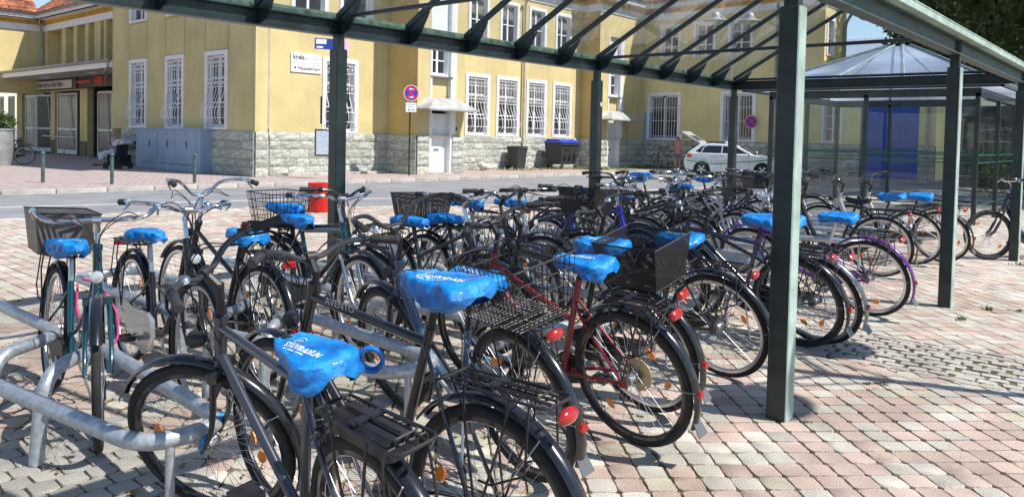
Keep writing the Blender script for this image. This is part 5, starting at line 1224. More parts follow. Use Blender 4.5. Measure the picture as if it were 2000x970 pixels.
mb = MB(); mb.tube(smooth_path([(1.66, 4.62, .62), (1.60, 4.45, .50), (1.62, 4.32, .38), (1.70, 4.22, .36), (1.74, 4.30, .50), (1.69, 4.42, .64), (1.66, 4.55, .66)], 6), .006, 8); tag(obj('cable_lock', mb, pink_c), 'pink cable lock looped round the teal bicycle', 'bicycle lock')
mb = MB(); mb.tube(smooth_path([(4.2, 3.7, .80), (4.12, 3.75, .66), (4.05, 3.85, .48), (4.08, 3.9, .34), (4.2, 3.95, .30), (4.3, 3.85, .5), (4.28, 3.75, .74)], 6), .009, 8); tag(obj('cable_lock', mb, blue_c), 'thick blue cable lock hanging on a rack tube in the middle of the row', 'bicycle lock')
# ============================================================ street furniture
def bollard(x, y, label):
    mb = MB(); mb.lathe([(.045, 0), (.045, .70), (.05, .705), (.05, .72), (.03, .725), (.03, .735), (.046, .75), (.052, .775), (.046, .80), (.028, .818), (.005, .825)], 16)
    return tag(obj('bollard', mb, mat('grey_green_post', (.07, .13, .12), .5, .2, var=.2), loc=(x, y, 0)), label, 'bollard', 'green bollards in front of the station')
bollard(7.27, 22.6, 'leftmost green bollard on the far pavement'); bollard(8.45, 21.2, 'middle green bollard in front of the seated woman'); bollard(10.4, 20.6, 'right green bollard in front of the grey cabinet')
# red bin
red_m = mat('red_sheet', (.62, .015, .012), .4, var=.08)
t = thing('litter_bin', 'bright red round litter bin behind the left green post', 'bin', (8.55, 12.15, 0)); mb = MB(); mb.lathe([(.19, .0), (.2, .03), (.2, .50), (.205, .51), (.205, .54), (.19, .54), (.185, .40)], 24); obj('bin_body', mb, red_m, t)
mb = MB(); mb.lathe([(.0, .38), (.184, .38), (.184, .39), (0, .39)], 20); obj('bin_bag', mb, dark, t)
# no-stopping sign
SX, SY = 18.45, 20.8
t = thing('no_stopping_sign', 'round red and blue no-stopping sign on a thin green pole with a white panel below', 'traffic sign', (SX, SY, 0))
mb = MB(); mb.tube([(0, 0, 0), (0, 0, 3.2)], .03, 10); obj('pole', mb, steel, t)
Fs = Face((0, -.05, 0), (.93, -.36, 0), (-.36, -.93, 0)); sz = 2.94; red_s = mat('sign_red', (.62, .01, .03), .45, var=.03); blue_s = mat('sign_blue', (.01, .05, .45), .45, var=.03)
def disc(mb, c, r, d0, d1, n=32, mi=0): mb.prism([(r * math.cos(2 * math.pi * i / n), r * math.sin(2 * math.pi * i / n)) for i in range(n)], lambda u, v, w_: Fs.p(u, w_, c + v), d1, d0, mi)
def disc2(mb, F_, a, c, r, d0, d1, n=32, mi=0): mb.prism([(r * math.cos(2 * math.pi * i / n), r * math.sin(2 * math.pi * i / n)) for i in range(n)], lambda u, v, w_: F_.p(a + u, w_, c + v), d1, d0, mi)
def stop_face(F_, a, c, r, par, arrows=True):
    mb = MB(); disc2(mb, F_, a, c, r, 0, .01, mi=0); disc2(mb, F_, a, c, r * .94, .01, .012, mi=1); disc2(mb, F_, a, c, r * .76, .012, .014, mi=2)
    for s in (-1, 1):
        w_ = r * .095; L_ = r * .8; q = [(-L_ * .707 - w_ * .7, s * (-L_ * .707) + s * w_ * .7), (-L_ * .707 + w_ * .7, s * (-L_ * .707) - s * w_ * .7), (L_ * .707 + w_ * .7, s * L_ * .707 - s * w_ * .7), (L_ * .707 - w_ * .7, s * L_ * .707 + s * w_ * .7)]
        if s < 0: q = q[::-1]
        mb.prism(q, lambda u, v, ww: F_.p(a + u, ww, c + v), .0165 if s > 0 else .016, .014, 1)
    if arrows:
        for z_, s in ((.5, -1), (-.5, 1)):
            q = [(-.3 * s, -.05), (.08 * s, -.05), (.02 * s, -.14), (.12 * s, -.14), (.3 * s, 0), (.12 * s, .14), (.02 * s, .14), (.08 * s, .05), (-.3 * s, .05)]
            if s < 0: q = q[::-1]
            mb.prism([(x * r, y * r) for x, y in q], lambda u, v, ww: F_.p(a + u, ww, c + z_ * r + v), .0185, .0168, 3)
    return obj('sign_disc', mb, [white, red_s, blue_s, white], par, smooth=False)
stop_face(Fs, 0, sz, .29, t)
mb = MB(); Fs.box(mb, -.2, .2, 0, .01, 2.27, 2.6); pnl = obj('sign_panel', mb, white, t, smooth=False)
text('Behinderung', .062, frame4(Fs.p(-.165, .012, 2.52), Fs.s, ZV), inkg, pnl); text('Baustelle', .062, frame4(Fs.p(-.13, .012, 2.43), Fs.s, ZV), inkg, pnl)
mb = MB(); Fs.box(mb, -.12, -.02, .011, .013, 2.32, 2.36); Fs.box(mb, .02, .1, .011, .013, 2.34, 2.37); Fs.box(mb, .09, .14, .011, .013, 2.31, 2.34); obj('panel_symbol', mb, inkg, pnl, smooth=False)
t = thing('wall_no_stopping_sign', 'faded round no-stopping sign fixed to the shaded yellow wing', 'traffic sign', (35.9, 15.73, 0)); Fw = Face((0, 0, 0), (0, -1, 0), (-1, 0, 0))
stop_face(Fw, 0, 2.43, .33, t, False); mb = MB(); mb.box((.06, 0, 2.43), (.1, .06, .3)); obj('wall_bracket', mb, alu, t, smooth=False)
# bus stop pole with notice case, partly behind the left post
t = thing('bus_stop_post', 'bus stop post with blue flag and black framed notice case beside the green post', 'bus stop', (15.0, 20.5, 0)); Fb = Face((0, 0, 0), (.87, -.5, 0), (-.5, -.87, 0))
mb = MB(); mb.tube([(0, 0, 0), (0, 0, 4.5)], .04, 10); obj('pole', mb, alu, t)
mb = MB(); Fb.box(mb, -.62, -.04, -.03, .03, .72, 1.58); nc = obj('notice_case', mb, blackp, t, smooth=False); mb = MB(); Fb.box(mb, -.58, -.08, .03, .035, .77, 1.53); obj('notice_sheet', mb, mat('notice_paper', (.5, .55, .62), .3, var=.1, scale=12), nc, smooth=False)
mb = MB(); Fb.box(mb, -.66, -.05, -.02, .02, 4.12, 4.46); fl = obj('stop_flag', mb, mat('flag_blue', (.02, .06, .3), .4), t, smooth=False); mb = MB(); Fb.box(mb, -.62, -.3, .02, .025, 4.28, 4.43); Fb.box(mb, -.6, -.4, .02, .026, 4.15, 4.21); obj('flag_print', mb, white, fl, smooth=False)
mb = MB(); Fb.box(mb, -.46, -.40, -.02, .02, 1.75, 2.62); obj('timetable', mb, [blackp], t, smooth=False)
# bins by the wall
def wheels(t, pts, r, wd=.05):
    for x, y in pts:
        mb = MB(); mb.lathe([(r * .5, -wd / 2), (r, -wd / 2 + .01), (r, wd / 2 - .01), (r * .5, wd / 2)], 16, (x, y, r), Matrix.Rotation(R(90), 3, 'X')); w_ = obj('wheel', mb, rubber, t)
bb = mat('dark_grey_plastic', (.035, .037, .04), .45, var=.15)
t = thing('wheelie_bin', 'small dark grey wheelie bin against the stone wall beside the downpipe', 'bin', (26.1, 22.25, 0), (0, 0, R(-4)))
mb = MB(); q = [(-.24, -.26, .06), (.24, -.26, .06), (.24, .26, .06), (-.24, .26, .06), (-.30, -.34, .98), (.30, -.34, .98), (.30, .34, .98), (-.30, .34, .98)]; mb.add(q, [(0, 3, 2, 1), (4, 5, 6, 7), (0, 1, 5, 4), (1, 2, 6, 5), (2, 3, 7, 6), (3, 0, 4, 7)]); mb.box((0, -.33, .95), (.62, .05, .07)); obj('bin_body', mb, bb, t, smooth=False)
mb = MB(); mb.cbox((0, -.01, 1.02), (.63, .72, .06), .02); mb.tube([(-.28, .38, .98), (.28, .38, .98)], .018, 6); obj('lid', mb, bb, t); wheels(t, [(-.27, .28), (.27, .28)], .1)
t = thing('waste_container', 'large black four-wheeled waste container with a blue lid', 'waste container', (29.0, 21.95, 0), (0, 0, R(-3)))
mb = MB(); q = [(-.52, -.38, .22), (.52, -.38, .22), (.52, .38, .22), (-.52, .38, .22), (-.62, -.50, .72), (.62, -.50, .72), (.62, .48, .72), (-.62, .48, .72), (-.66, -.54, 1.22), (.66, -.54, 1.22), (.66, .52, 1.22), (-.66, .52, 1.22)]
mb.add(q, [(0, 3, 2, 1)] + [(a * 4 + i, a * 4 + (i + 1) % 4, a * 4 + 4 + (i + 1) % 4, a * 4 + 4 + i) for a in (0, 1) for i in range(4)] + [(8, 9, 10, 11)]); mb.box((0, -.55, 1.17), (1.3, .06, .08)); 
for x in (-.35, 0, .35): mb.box((x, -.50, .75), (.05, .06, .8))
obj('bin_body', mb, bb, t, smooth=False)
mb = MB(); mb.cbox((0, 0, 1.26), (1.36, 1.1, .07), .02); mb.add([(-.62, -.45, 1.29), (.62, -.45, 1.29), (.62, .50, 1.29), (-.62, .50, 1.29), (-.58, -.2, 1.40), (.58, -.2, 1.40), (.58, .45, 1.40), (-.58, .45, 1.40)], [(4, 5, 6, 7), (0, 1, 5, 4), (1, 2, 6, 5), (2, 3, 7, 6), (3, 0, 4, 7)]); obj('lid', mb, mat('blue_lid', (.02, .05, .45), .4, var=.1), t)
mb = MB(); mb.tube([(-.45, -.56, .95), (-.1, -.56, .95)], .015, 6); obj('handle', mb, blackp, t); wheels(t, [(-.5, -.4), (.5, -.4), (-.5, .4), (.5, .4)], .1)
mb = MB(); m2 = []
for i in range(7): mb.ball((random.uniform(-.25, .25), random.uniform(-.1, .1), .14 + random.uniform(-.02, .1)), (random.uniform(.14, .22), random.uniform(.12, .18), random.uniform(.10, .17)), 12, 8)
me = mb.mesh('rubbish_sack', mat('white_film_sack', (.62, .58, .52), .5, var=.35, scale=14, bump=.8, bscale=22, col2=(.8, .77, .72)))
tag(link('rubbish_sack', me, loc=(24.0, 22.35, 0)), 'bulging pale rubbish sack lying at the foot of the stone wall', 'rubbish sack')
# grey switch cabinet
cabm = mat('cabinet_blue_grey', (.27, .36, .48), .6, var=.06, scale=2)
t = thing('switch_cabinet', 'long pale grey switch cabinet under the barred windows', 'utility cabinet', (12.95, 25.03, 0)); mb = MB(); mb.cbox((.1, 2.48, .74), (.44, 4.96, 1.46), .01); mb.box((.1, 2.48, 1.49), (.5, 5.0, .05)); obj('cabinet_body', mb, cabm, t)
for i in range(3):
    y = .3 + i * 1.42 + .7; mb = MB(); mb.box((-.128, y, .94), (.02, 1.36, .98)); d_o = obj('door', mb, cabm, t, smooth=False)
    mb = MB(); mb.cbox((-.145, y - .05, .95), (.03, .045, .26), .01); obj('handle', mb, blackp, d_o); mb = MB(); mb.prism([(-.06, 0), (.06, 0), (0, .1)], lambda u, v, w_: (w_, y + u * -1, 1.28 + v), -.1405, -.139); obj('warning_mark', mb, inkg, d_o, smooth=False)
for i in range(3): mb = MB(); mb.box((-.122, .3 + i * 1.42 + .7, .25), (.008, 1.2, .02)); obj('vent_slot', mb, dark, t, smooth=False)
# planter with bush
t = thing('planter', 'round silver planter at the left edge of the pavement', 'planter', (9.15, 33.0, 0)); mb = MB(); mb.lathe([(.42, 0), (.45, .05), (.47, 1.28), (.5, 1.3), (.5, 1.36), (.42, 1.36), (.40, 1.2)], 28)
for k in range(28): a = 2 * math.pi * k / 28; mb.box((.462 * math.cos(a), .462 * math.sin(a), .66), (.006, .01, 1.2), Matrix.Rotation(a, 3, 'Z'))
obj('planter_body', mb, mat('planter_metal', (.42, .43, .43), .5, .5, var=.1), t); mb = MB(); mb.lathe([(0, 1.24), (.41, 1.24), (.41, 1.25), (0, 1.25)], 20); obj('soil', mb, mat('soil', (.05, .035, .02), 1), t)
def leaves(name, blobs, n, size, m, parent=None, flat=.5, kind=None, seed=1):
    """cloud of small leaf faces through the volume of several blobs"""
    rg = np.random.default_rng(seed); vs = np.empty((n * 4, 3)); wts = np.array([b[3] ** 3 for b in blobs]); idx = rg.choice(len(blobs), n, p=wts / wts.sum()); B_ = np.array([b[:4] for b in blobs], float)
    d = rg.normal(size=(n, 3)); d /= np.linalg.norm(d, axis=1)[:, None]; rad = B_[idx, 3] * (rg.random(n) ** .38) * (1 + .18 * np.sin(d[:, 0] * 7 + idx) * np.cos(d[:, 1] * 6))
    p = B_[idx, :3] + d * rad[:, None]; u = rg.normal(size=(n, 3)); u /= np.linalg.norm(u, axis=1)[:, None]; v = np.cross(u, rg.normal(size=(n, 3))); v /= np.linalg.norm(v, axis=1)[:, None]
    s = size * rg.uniform(.5, 1.25, n)[:, None]; vs[0::4] = p - u * s; vs[1::4] = p + v * s * flat; vs[2::4] = p + u * s; vs[3::4] = p - v * s * flat
    me = bpy.data.meshes.new(name); me.from_pydata(vs.tolist(), [], np.arange(n * 4).reshape(-1, 4).tolist()); me.materials.append(m); return link(name, me, parent, kind=kind)
def leafmat(name, c, c2):
    m = mat(name, c, .55, var=.3, scale=3, col2=c2, island=.35, spec=.4); p = m.node_tree.nodes['Principled BSDF']; p.inputs['Subsurface Weight'].default_value = 0
    n = m.node_tree; tr = n.nodes.new('ShaderNodeBsdfTranslucent'); mx = n.nodes.new('ShaderNodeMixShader'); mx.inputs[0].default_value = .3; o = n.nodes['Material Output']
    n.links.new(p.inputs['Base Color'].links[0].from_socket, tr.inputs[0]); n.links.new(p.outputs[0], mx.inputs[1]); n.links.new(tr.outputs[0], mx.inputs[2]); n.links.new(mx.outputs[0], o.inputs[0]); return m
lf1 = leafmat('maple_leaves', (.045, .085, .022), (.10, .16, .04)); lf2 = leafmat('bright_leaves', (.07, .13, .025), (.13, .2, .05)); bark = mat('bark', (.09, .07, .05), .95, var=.3, bump=.9, bscale=20)
tag(leaves('planter_bush', [(9.15, 33.0, 1.62, .42), (9.35, 32.9, 1.55, .34), (8.9, 33.1, 1.6, .36)], 1500, .06, lf2), 'light green bush growing in the silver planter', 'bush')
def tree(x, y, h, r, label, seed, m=lf1, n=12000, ls=.15, zc=None):
    rd = random.Random(seed); t = thing('broadleaf_tree', label, 'tree', (x, y, -.1)); mb = MB(); th = h * .42
    mb.tube(smooth_path([(0, 0, 0), (.1, .05, th * .5), (.0, .1, th), (.1, 0, h * .8)], 4), [.30 * (1 - .055 * i) for i in range(13)], 10)
    blobs = []
    for i in range(11):
        a = rd.uniform(0, 6.28); q = r * rd.uniform(.25, .75); z = h * rd.uniform(.42, .9); e = Vector((q * math.cos(a), q * math.sin(a), z)); mb.tube(smooth_path([(0, 0, z * .55), (e.x * .4, e.y * .4, z * .78), e], 3), [.11, .09, .07, .055, .04, .03, .02], 6)
        blobs.append((e.x, e.y, e.z, r * rd.uniform(.3, .48)))
    for i in range(10): a = rd.uniform(0, 6.28); q = r * rd.uniform(.5, 1.0); blobs.append((q * math.cos(a), q * math.sin(a), h * rd.uniform(.38, .95), r * rd.uniform(.16, .3)))
    obj('trunk', mb, bark, t); leaves('crown', blobs, n, ls, m, t, seed=seed); return t
tree(41, 4.4, 15, 5.2, 'tall dark leafy tree beyond the pavilion, nearest the station wing', 3, n=17000, ls=.2)
tree(34, 2.2, 14, 4.6, 'tall dark leafy tree behind the end of the shelter beam', 4, n=17000, ls=.17)
tree(28, -1.5, 12, 4.6, 'broad dark tree at the right edge of the view', 5, n=13000, ls=.16)
tree(53, 9.6, 18, 5.2, 'dark tree directly behind the corner of the station wing', 6, n=15000, ls=.25)
tree(55, 6, 20, 7, 'farthest dark tree, seen above the other crowns', 8, n=15000, ls=.28)
for i, (x, y, z, r, n) in enumerate(((29.5, 3.0, .9, 1.0, 2600), (28.6, .8, .7, 1.1, 2600), (31, 4.6, .6, .8, 1600), (29.8, 1.9, 2.0, .7, 1400))):
    tag(leaves('shrub', [(x, y, z, r), (x + .5, y + .4, z * .7, r * .7), (x - .4, y - .5, z * .6, r * .7)], n, .07, lf2, seed=20 + i), ['sunlit shrub behind the pavilion glass, beside the gate corner', 'sunlit shrub behind the pavilion glass, right of the third post', 'low shrub at the foot of the dark wall near the gate', 'ivy cluster hanging on the dark wall'][i], 'shrub')
mb = MB()
for j in range(7):
    for i in range(26): mb.cbox((31.8, -7.3 + i * .52 + (.26 if j % 2 else 0), .2 + j * .42), (.5 + random.uniform(-.03, .03), .5, .40), .02)
o = obj('garden_wall', mb, mat('old_block_wall', (.15, .145, .13), .95, var=.45, scale=2.2, bump=.7, bscale=12, island=.25)); tag(o, 'old dark block wall with climbing plants behind the pavilion', 'wall')
# distant building behind the wing corner
t = thing('distant_shed', 'low dark timber building with pale metal roof beyond the station wing', 'building'); mb = MB(); mb.box((62, 17, 3.5), (10, 16, 7)); obj('wall', mb, mat('dark_timber', (.06, .045, .035), .9, var=.3), t, smooth=False)
mb = MB(); mb.add([(56, 8, 7.0), (56, 26, 7.0), (63, 26, 9.6), (63, 8, 9.6)], [(0, 3, 2, 1)]); mb.add([(56, 8, 6.6), (56, 26, 6.6), (56, 26, 7.0), (56, 8, 7.0)], [(0, 1, 2, 3)]); obj('roof', mb, mat('pale_sheet_roof', (.35, .42, .5), .5, .2, var=.15), t, smooth=False)
# ------------------------------------------------------------ street lamps
def lamp(x, y, h, label, rot=0, hr=.30):
    t = thing('street_lamp', label, 'street lamp', (x, y, -.05), (0, 0, rot), 'double-headed street lamps'); lm = mat('lamp_grey', (.38, .41, .43), .45, .3, var=.1)
    mb = MB(); mb.lathe([(.09, 0), (.09, 1.0), (.06, 1.05), (.05, h), (.06, h + .02), (.02, h + .3)], 14); obj('pole', mb, lm, t)
    for s in (-1, 1):
        mb = MB(); mb.tube(smooth_path([(0, 0, h - .35), (s * .31, 0, h - .05), (s * .62, 0, h + .2), (s * .76, 0, h + .16)], 4), .022, 8); mb.tube([(0, 0, h - .9), (s * .5, 0, h + .08)], .014, 6); obj('arm', mb, lm, t)
        mb = MB(); z = h - .12; mb.lathe([(hr * 1.25, z), (hr * 1.2, z + .03), (hr * .62, z + .10), (hr * .6, z + .14), (hr * .5, z + .16), (hr * .46, z + .30), (hr * .3, z + .38), (.03, z + .42)], 20, (s * .76, 0, 0)); hd = obj('lamp_shade', mb, lm, t)
        mb = MB(); mb.lathe([(hr * .42, z - .22), (hr * .5, z - .02), (.02, z - .01)], 14, (s * .76, 0, 0)); mb.lathe([(.01, z - .3), (hr * .42, z - .22), (.01, z - .2)], 14, (s * .76, 0, 0)); obj('lamp_glass', mb, MT['wall_glass'], hd)
lamp(32.6, 15.3, 7.0, 'tall double-headed grey street lamp seen through the glass roof', R(-50), .42)
lamp(6.26, -1.17, 4.3, 'double-headed street lamp right of the view whose shadow crosses the paving', R(4), .24)
# ------------------------------------------------------------ glass pavilion
PV = thing('glass_pavilion', 'green framed glass waiting pavilion with a bluish hipped glass roof', 'pavilion')
x0, x1, y0, y1 = 16.8, 21.2, 2.9, 6.9; ze = 2.5; ax, ay, az = 19.0, 4.9, 3.72; ov = .45
posts = [(x0, y0), (x0, y1), (x1, y0), (x1, y1), (x0, 4.9), (x1, 4.3), (x1, 5.6), (19, y0), (19, y1)]
for x, y in posts: mb = MB(); mb.cbox((0, 0, 1.25), (.08, .08, 2.5), .004); obj('post', mb, steel, PV, loc=(x, y, 0))
for a, b in (((x0, y0), (x0, y1)), ((x1, y0), (x1, y1)), ((x0, y0), (x1, y0)), ((x0, y1), (x1, y1))):
    mb = MB(); c = ((a[0] + b[0]) / 2, (a[1] + b[1]) / 2); d = (abs(b[0] - a[0]) + .08, abs(b[1] - a[1]) + .08); mb.box((*c, 2.52), (max(.08, d[0]), max(.08, d[1]), .16)); obj('beam', mb, steel, PV, smooth=False)
    for z_ in (.35, 1.17, 1.32): mb = MB(); mb.tube([(*a, z_), (*b, z_)], .014, 6); obj('rail', mb, mat('bright_green_rail', (.012, .085, .05), .4), PV)
def gpane(pts): mb = MB(); mb.add(pts, [(0, 1, 2, 3)]); obj('glass_pane', mb, MT['wall_glass'], PV, smooth=False)
for (xa, ya), (xb, yb) in (((x0, y0), (19, y0)), ((19, y0), (x1, y0)), ((x1, y0), (x1, 4.3)), ((x1, 4.3), (x1, 5.6)), ((x1, 5.6), (x1, y1)), ((x0, y1), (19, y1)), ((19, y1), (x1, y1)), ((x0, 4.9), (x0, y1))):
    gpane([(xa, ya, .2), (xb, yb, .2), (xb, yb, 2.4), (xa, ya, 2.4)])
ex0, ex1, ey0, ey1 = x0 - ov, x1 + ov, y0 - ov, y1 + ov; zz = 2.62; rg = [(ax, ay - .25, az), (ax, ay + .25, az)]
cs = [(ex0, ey0, zz), (ex1, ey0, zz), (ex1, ey1, zz), (ex0, ey1, zz)]
def rp(a, b, t_): a, b = Vector(a), Vector(b); return a + (b - a) * t_
faces_ = [(cs[3], cs[0], rg[0], rg[1]), (cs[0], cs[1], rg[0], rg[0]), (cs[1], cs[2], rg[1], rg[0]), (cs[2], cs[3], rg[1], rg[1])]
for a, b, c, d in faces_:
    for i in range(3):
        q = [rp(a, b, i / 3), rp(a, b, (i + 1) / 3), rp(d, c, (i + 1) / 3), rp(d, c, i / 3)]; mb = MB()
        if (q[2] - q[3]).length < 1e-4: mb.add(q[:3], [(0, 1, 2)])
        else: mb.add(q, [(0, 1, 2, 3)])
        obj('roof_pane', mb, MT['poly'], PV, smooth=False)
    for i in range(4):
        mb = MB(); up_ = Vector((0, 0, .025)); mb.tube([rp(a, b, i / 3) + up_, rp(d, c, i / 3) + up_], .026, 6); obj('roof_rib', mb, mat('sheet_green_grey', (.30, .40, .38), .4, .3), PV)
for i in range(4): mb = MB(); mb.box(tuple((Vector(cs[i]) + Vector(cs[(i + 1) % 4])) / 2), (abs(cs[(i + 1) % 4][0] - cs[i][0]) + .06, abs(cs[(i + 1) % 4][1] - cs[i][1]) + .06, .07)); obj('eave_trim', mb, steel, PV, smooth=False)
# bench rail fence beyond the pavilion, right
t = thing('green_fence', 'low dark green bar fence beyond the pavilion', 'fence', (0, 0, 0)); 
for i in range(60): mb = MB(); mb.tube([(23.0, -4 + i * .1, .1), (23.0, -4 + i * .1, .8)], .008, 4); obj('bar', mb, steel, t) if i else obj('bar', mb, steel, t)
mb = MB(); mb.tube([(23, -4.05, .82), (23, 1.95, .82)], .02, 6); mb.tube([(23, -4.05, .12), (23, 1.95, .12)], .015, 6); obj('fence_rail', mb, steel, t)
# ------------------------------------------------------------ cars
def hatchback(label, loc, rot, col, hatch=False, stripe=False):
    t = thing('parked_car', label, 'car', loc, (0, 0, rot)); m = paint(col[0], col[1], metal=.05); gl = mat('car_glass', (.02, .025, .03), .05, var=.2, scale=1, spec=.9); trim = blackp
    # x forward, rear bumper at -2.05, front at 2.05; side profile with wheel arches
    def archpts(cx, r, n=10): return [(cx + r * math.cos(R(180 - 180 * i / n)), .31 + r * math.sin(R(180 - 180 * i / n))) for i in range(n + 1)]
    low = [(-2.02, .30), (-1.66, .24)] + archpts(-1.26, .36) + [(-.85, .22), (.93, .22)] + archpts(1.33, .36) + [(1.74, .24), (2.06, .30)]
    bl = [(2.12, .52), (2.05, .72), (1.75, .86), (1.05, .98), (.75, 1.01), (0, 1.0), (-1.0, 1.02), (-1.75, 1.03), (-2.0, .95), (-2.08, .62)]
    prof = low + bl; n = len(prof)
    def wy(x, z): return (.895 - .05 * max(0, abs(x) - 1.3) ** 1.5 * 1.6) * (1 - .10 * max(0, (z - .75)) - .06 * max(0, .45 - z))
    mb = MB(); secs = [(1.0, 0), (.985, .05), (.93, .11)]; rows_ = []
    for s in (-1, 1):
        rows = []
        for k, (f_, inn) in enumerate(secs):
            cx, cz = 0, .6; rows.append([(x * (1 - inn * .12), s * (wy(x, z) - (0 if k == 0 else .0)) * (1 if k == 0 else f_), z) for x, z in prof] if k == 0 else None)
        rows_.append(rows[0])
    side = rows_; vs = side[0] + side[1]
    mb.add(vs, [tuple(range(n)), tuple(reversed(range(n, 2 * n)))] + [(i, n + i, n + (i + 1) % n, (i + 1) % n) for i in range(n)])
    body = obj('body', mb, m, t, ang=28); bv = body.modifiers.new('bevel', 'BEVEL'); bv.width = .035; bv.segments = 3; bv.limit_method = 'ANGLE'; bv.angle_limit = R(50)
    # greenhouse
    rf = [(.98, .98), (.25, 1.36), (-.1, 1.43), (-.9, 1.455), (-1.45, 1.42), (-1.98, 1.0)]; mb = MB(); k = len(rf)
    def gy(z): return .80 - (z - 1.0) * .42
    vs = [(x, -gy(z), z) for x, z in rf] + [(x, gy(z), z) for x, z in rf]; mb.add(vs, [tuple(range(k)), tuple(reversed(range(k, 2 * k)))] + [(i, k + i, k + (i + 1) % k, (i + 1) % k) for i in range(k)])
    gh = obj('cabin', mb, m, t, ang=28); bv = gh.modifiers.new('bevel', 'BEVEL'); bv.width = .04; bv.segments = 3; bv.limit_method = 'ANGLE'; bv.angle_limit = R(20)
    def sg(pts, name='side_window'):
        for s in (-1, 1):
            mb = MB(); fs = [(i) for i in range(len(pts))]; vs = [(x, s * (gy(z) + .006), z) for x, z in pts]; mb.add(vs, [tuple(fs) if s > 0 else tuple(reversed(fs))]); obj(name, mb, gl, t, smooth=False)
    sg([(.70, 1.04), (.20, 1.30), (-.38, 1.36), (-.40, 1.04)]); sg([(-.45, 1.04), (-.43, 1.36), (-1.05, 1.36), (-1.20, 1.28), (-1.30, 1.04)])
    sg([(-1.34, 1.04), (-1.25, 1.28), (-1.12, 1.355), (-1.3, 1.33), (-1.58, 1.10)], 'quarter_window')
    mb = MB(); mb.add([(.95, -.74, 1.0), (.95, .74, 1.0), (.27, .60, 1.355), (.27, -.60, 1.355)], [(0, 1, 2, 3)]); o = obj('windscreen', mb, gl, t, smooth=False); o.location = (.03, 0, .012)
    if hatch:
        h = MB(); a = Vector((-1.42, 0, 1.44)); dirs = Vector((-.86, 0, .5)).normalized(); nn = Vector((.5, 0, .86)); L_ = .95
        def P_(u, y, w_): return a + dirs * u + Vector((0, y, 0)) + nn * w_
        for q in ((0, .16, -.62, .62), (.62, L_, -.72, .72)): h.add([P_(q[0], q[2], 0), P_(q[0], q[3], 0), P_(q[1], q[3], 0), P_(q[1], q[2], 0), P_(q[0], q[2], .06), P_(q[0], q[3], .06), P_(q[1], q[3], .07), P_(q[1], q[2], .07)], [(0, 1, 2, 3), (7, 6, 5, 4), (0, 4, 5, 1), (1, 5, 6, 2), (2, 6, 7, 3), (3, 7, 4, 0)])
        for s in (-1, 1): h.add([P_(.16, s * .62, 0), P_(.16, s * .52, 0), P_(.62, s * .60, 0), P_(.62, s * .72, 0), P_(.16, s * .62, .06), P_(.16, s * .52, .06), P_(.62, s * .60, .06), P_(.62, s * .72, .06)], [(0, 1, 2, 3), (7, 6, 5, 4), (0, 4, 5, 1), (1, 5, 6, 2), (2, 6, 7, 3), (3, 7, 4, 0)])
        e0 = P_(L_, 0, .03); h.add([P_(L_ - .02, -.72, .07), P_(L_ - .02, .72, .07), e0 + Vector((-.12, .68, -.28)), e0 + Vector((-.12, -.68, -.28)), P_(L_ - .02, -.72, .0), P_(L_ - .02, .72, .0), e0 + Vector((-.06, .68, -.28)), e0 + Vector((-.06, -.68, -.28))], [(0, 1, 2, 3), (7, 6, 5, 4), (0, 4, 5, 1), (1, 5, 6, 2), (2, 6, 7, 3), (3, 7, 4, 0)])
        ho = obj('tailgate', h, m, t, smooth=False, label='white tailgate standing open'); g = MB(); g.add([P_(.15, -.54, .03), P_(.15, .54, .03), P_(.63, .62, .03), P_(.63, -.62, .03)], [(0, 1, 2, 3)]); obj('rear_window', g, gl, ho, smooth=False)
        g = MB()
        for s in (-1, 1): g.tube([(-1.75, s * .66, 1.08), P_(.35, s * .66, 0)], .012, 6)
        obj('gas_strut', g, blackp, ho)
        g = MB(); g.add([(-1.52, -.60, 1.38), (-1.52, .60, 1.38), (-2.0, .66, .98), (-2.0, -.66, .98)], [(0, 3, 2, 1)]); o = obj('boot_opening', g, dark, t, smooth=False); o.location = (-.035, 0, .02)
    else: g = MB(); g.add([(-1.48, -.56, 1.40), (-1.48, .56, 1.40), (-1.95, .70, 1.04), (-1.95, -.70, 1.04)], [(0, 1, 2, 3)]); o = obj('rear_window', g, gl, t, smooth=False); o.location = (-.03, 0, .012)
    for x in (-1.26, 1.33):
        for s in (-1, 1):
            a = Matrix.Rotation(R(90), 3, 'X'); mb = MB(); mb.lathe([(.20, -.1), (.30, -.095), (.315, -.07), (.315, .07), (.30, .095), (.20, .1)], 28, (0, 0, 0), a); w_ = obj('wheel', mb, rubber, t, loc=(x, s * .80, .315))
            mb = MB(); mb.lathe([(.205, -.08), (.205, .08), (.185, .085), (.18, .04)], 24, (0, 0, 0), a)
            for q in range(10): an = 2 * math.pi * q / 10 + (.16 if q % 2 else -.16); mb.box((.105 * math.cos(an), s * .104, .105 * math.sin(an)), (.19, .02, .03), Matrix.Rotation(-an, 3, 'Y'))
            mb.lathe([(.05, -.02), (.05, .02)], 12, (0, s * .10, 0), a); obj('rim', mb, alu, w_)
            mb = MB(); mb.lathe([(.36, -.02), (.30, .04)], 24, (x, s * .70, .315), a); obj('wheel_arch', mb, dark, t)
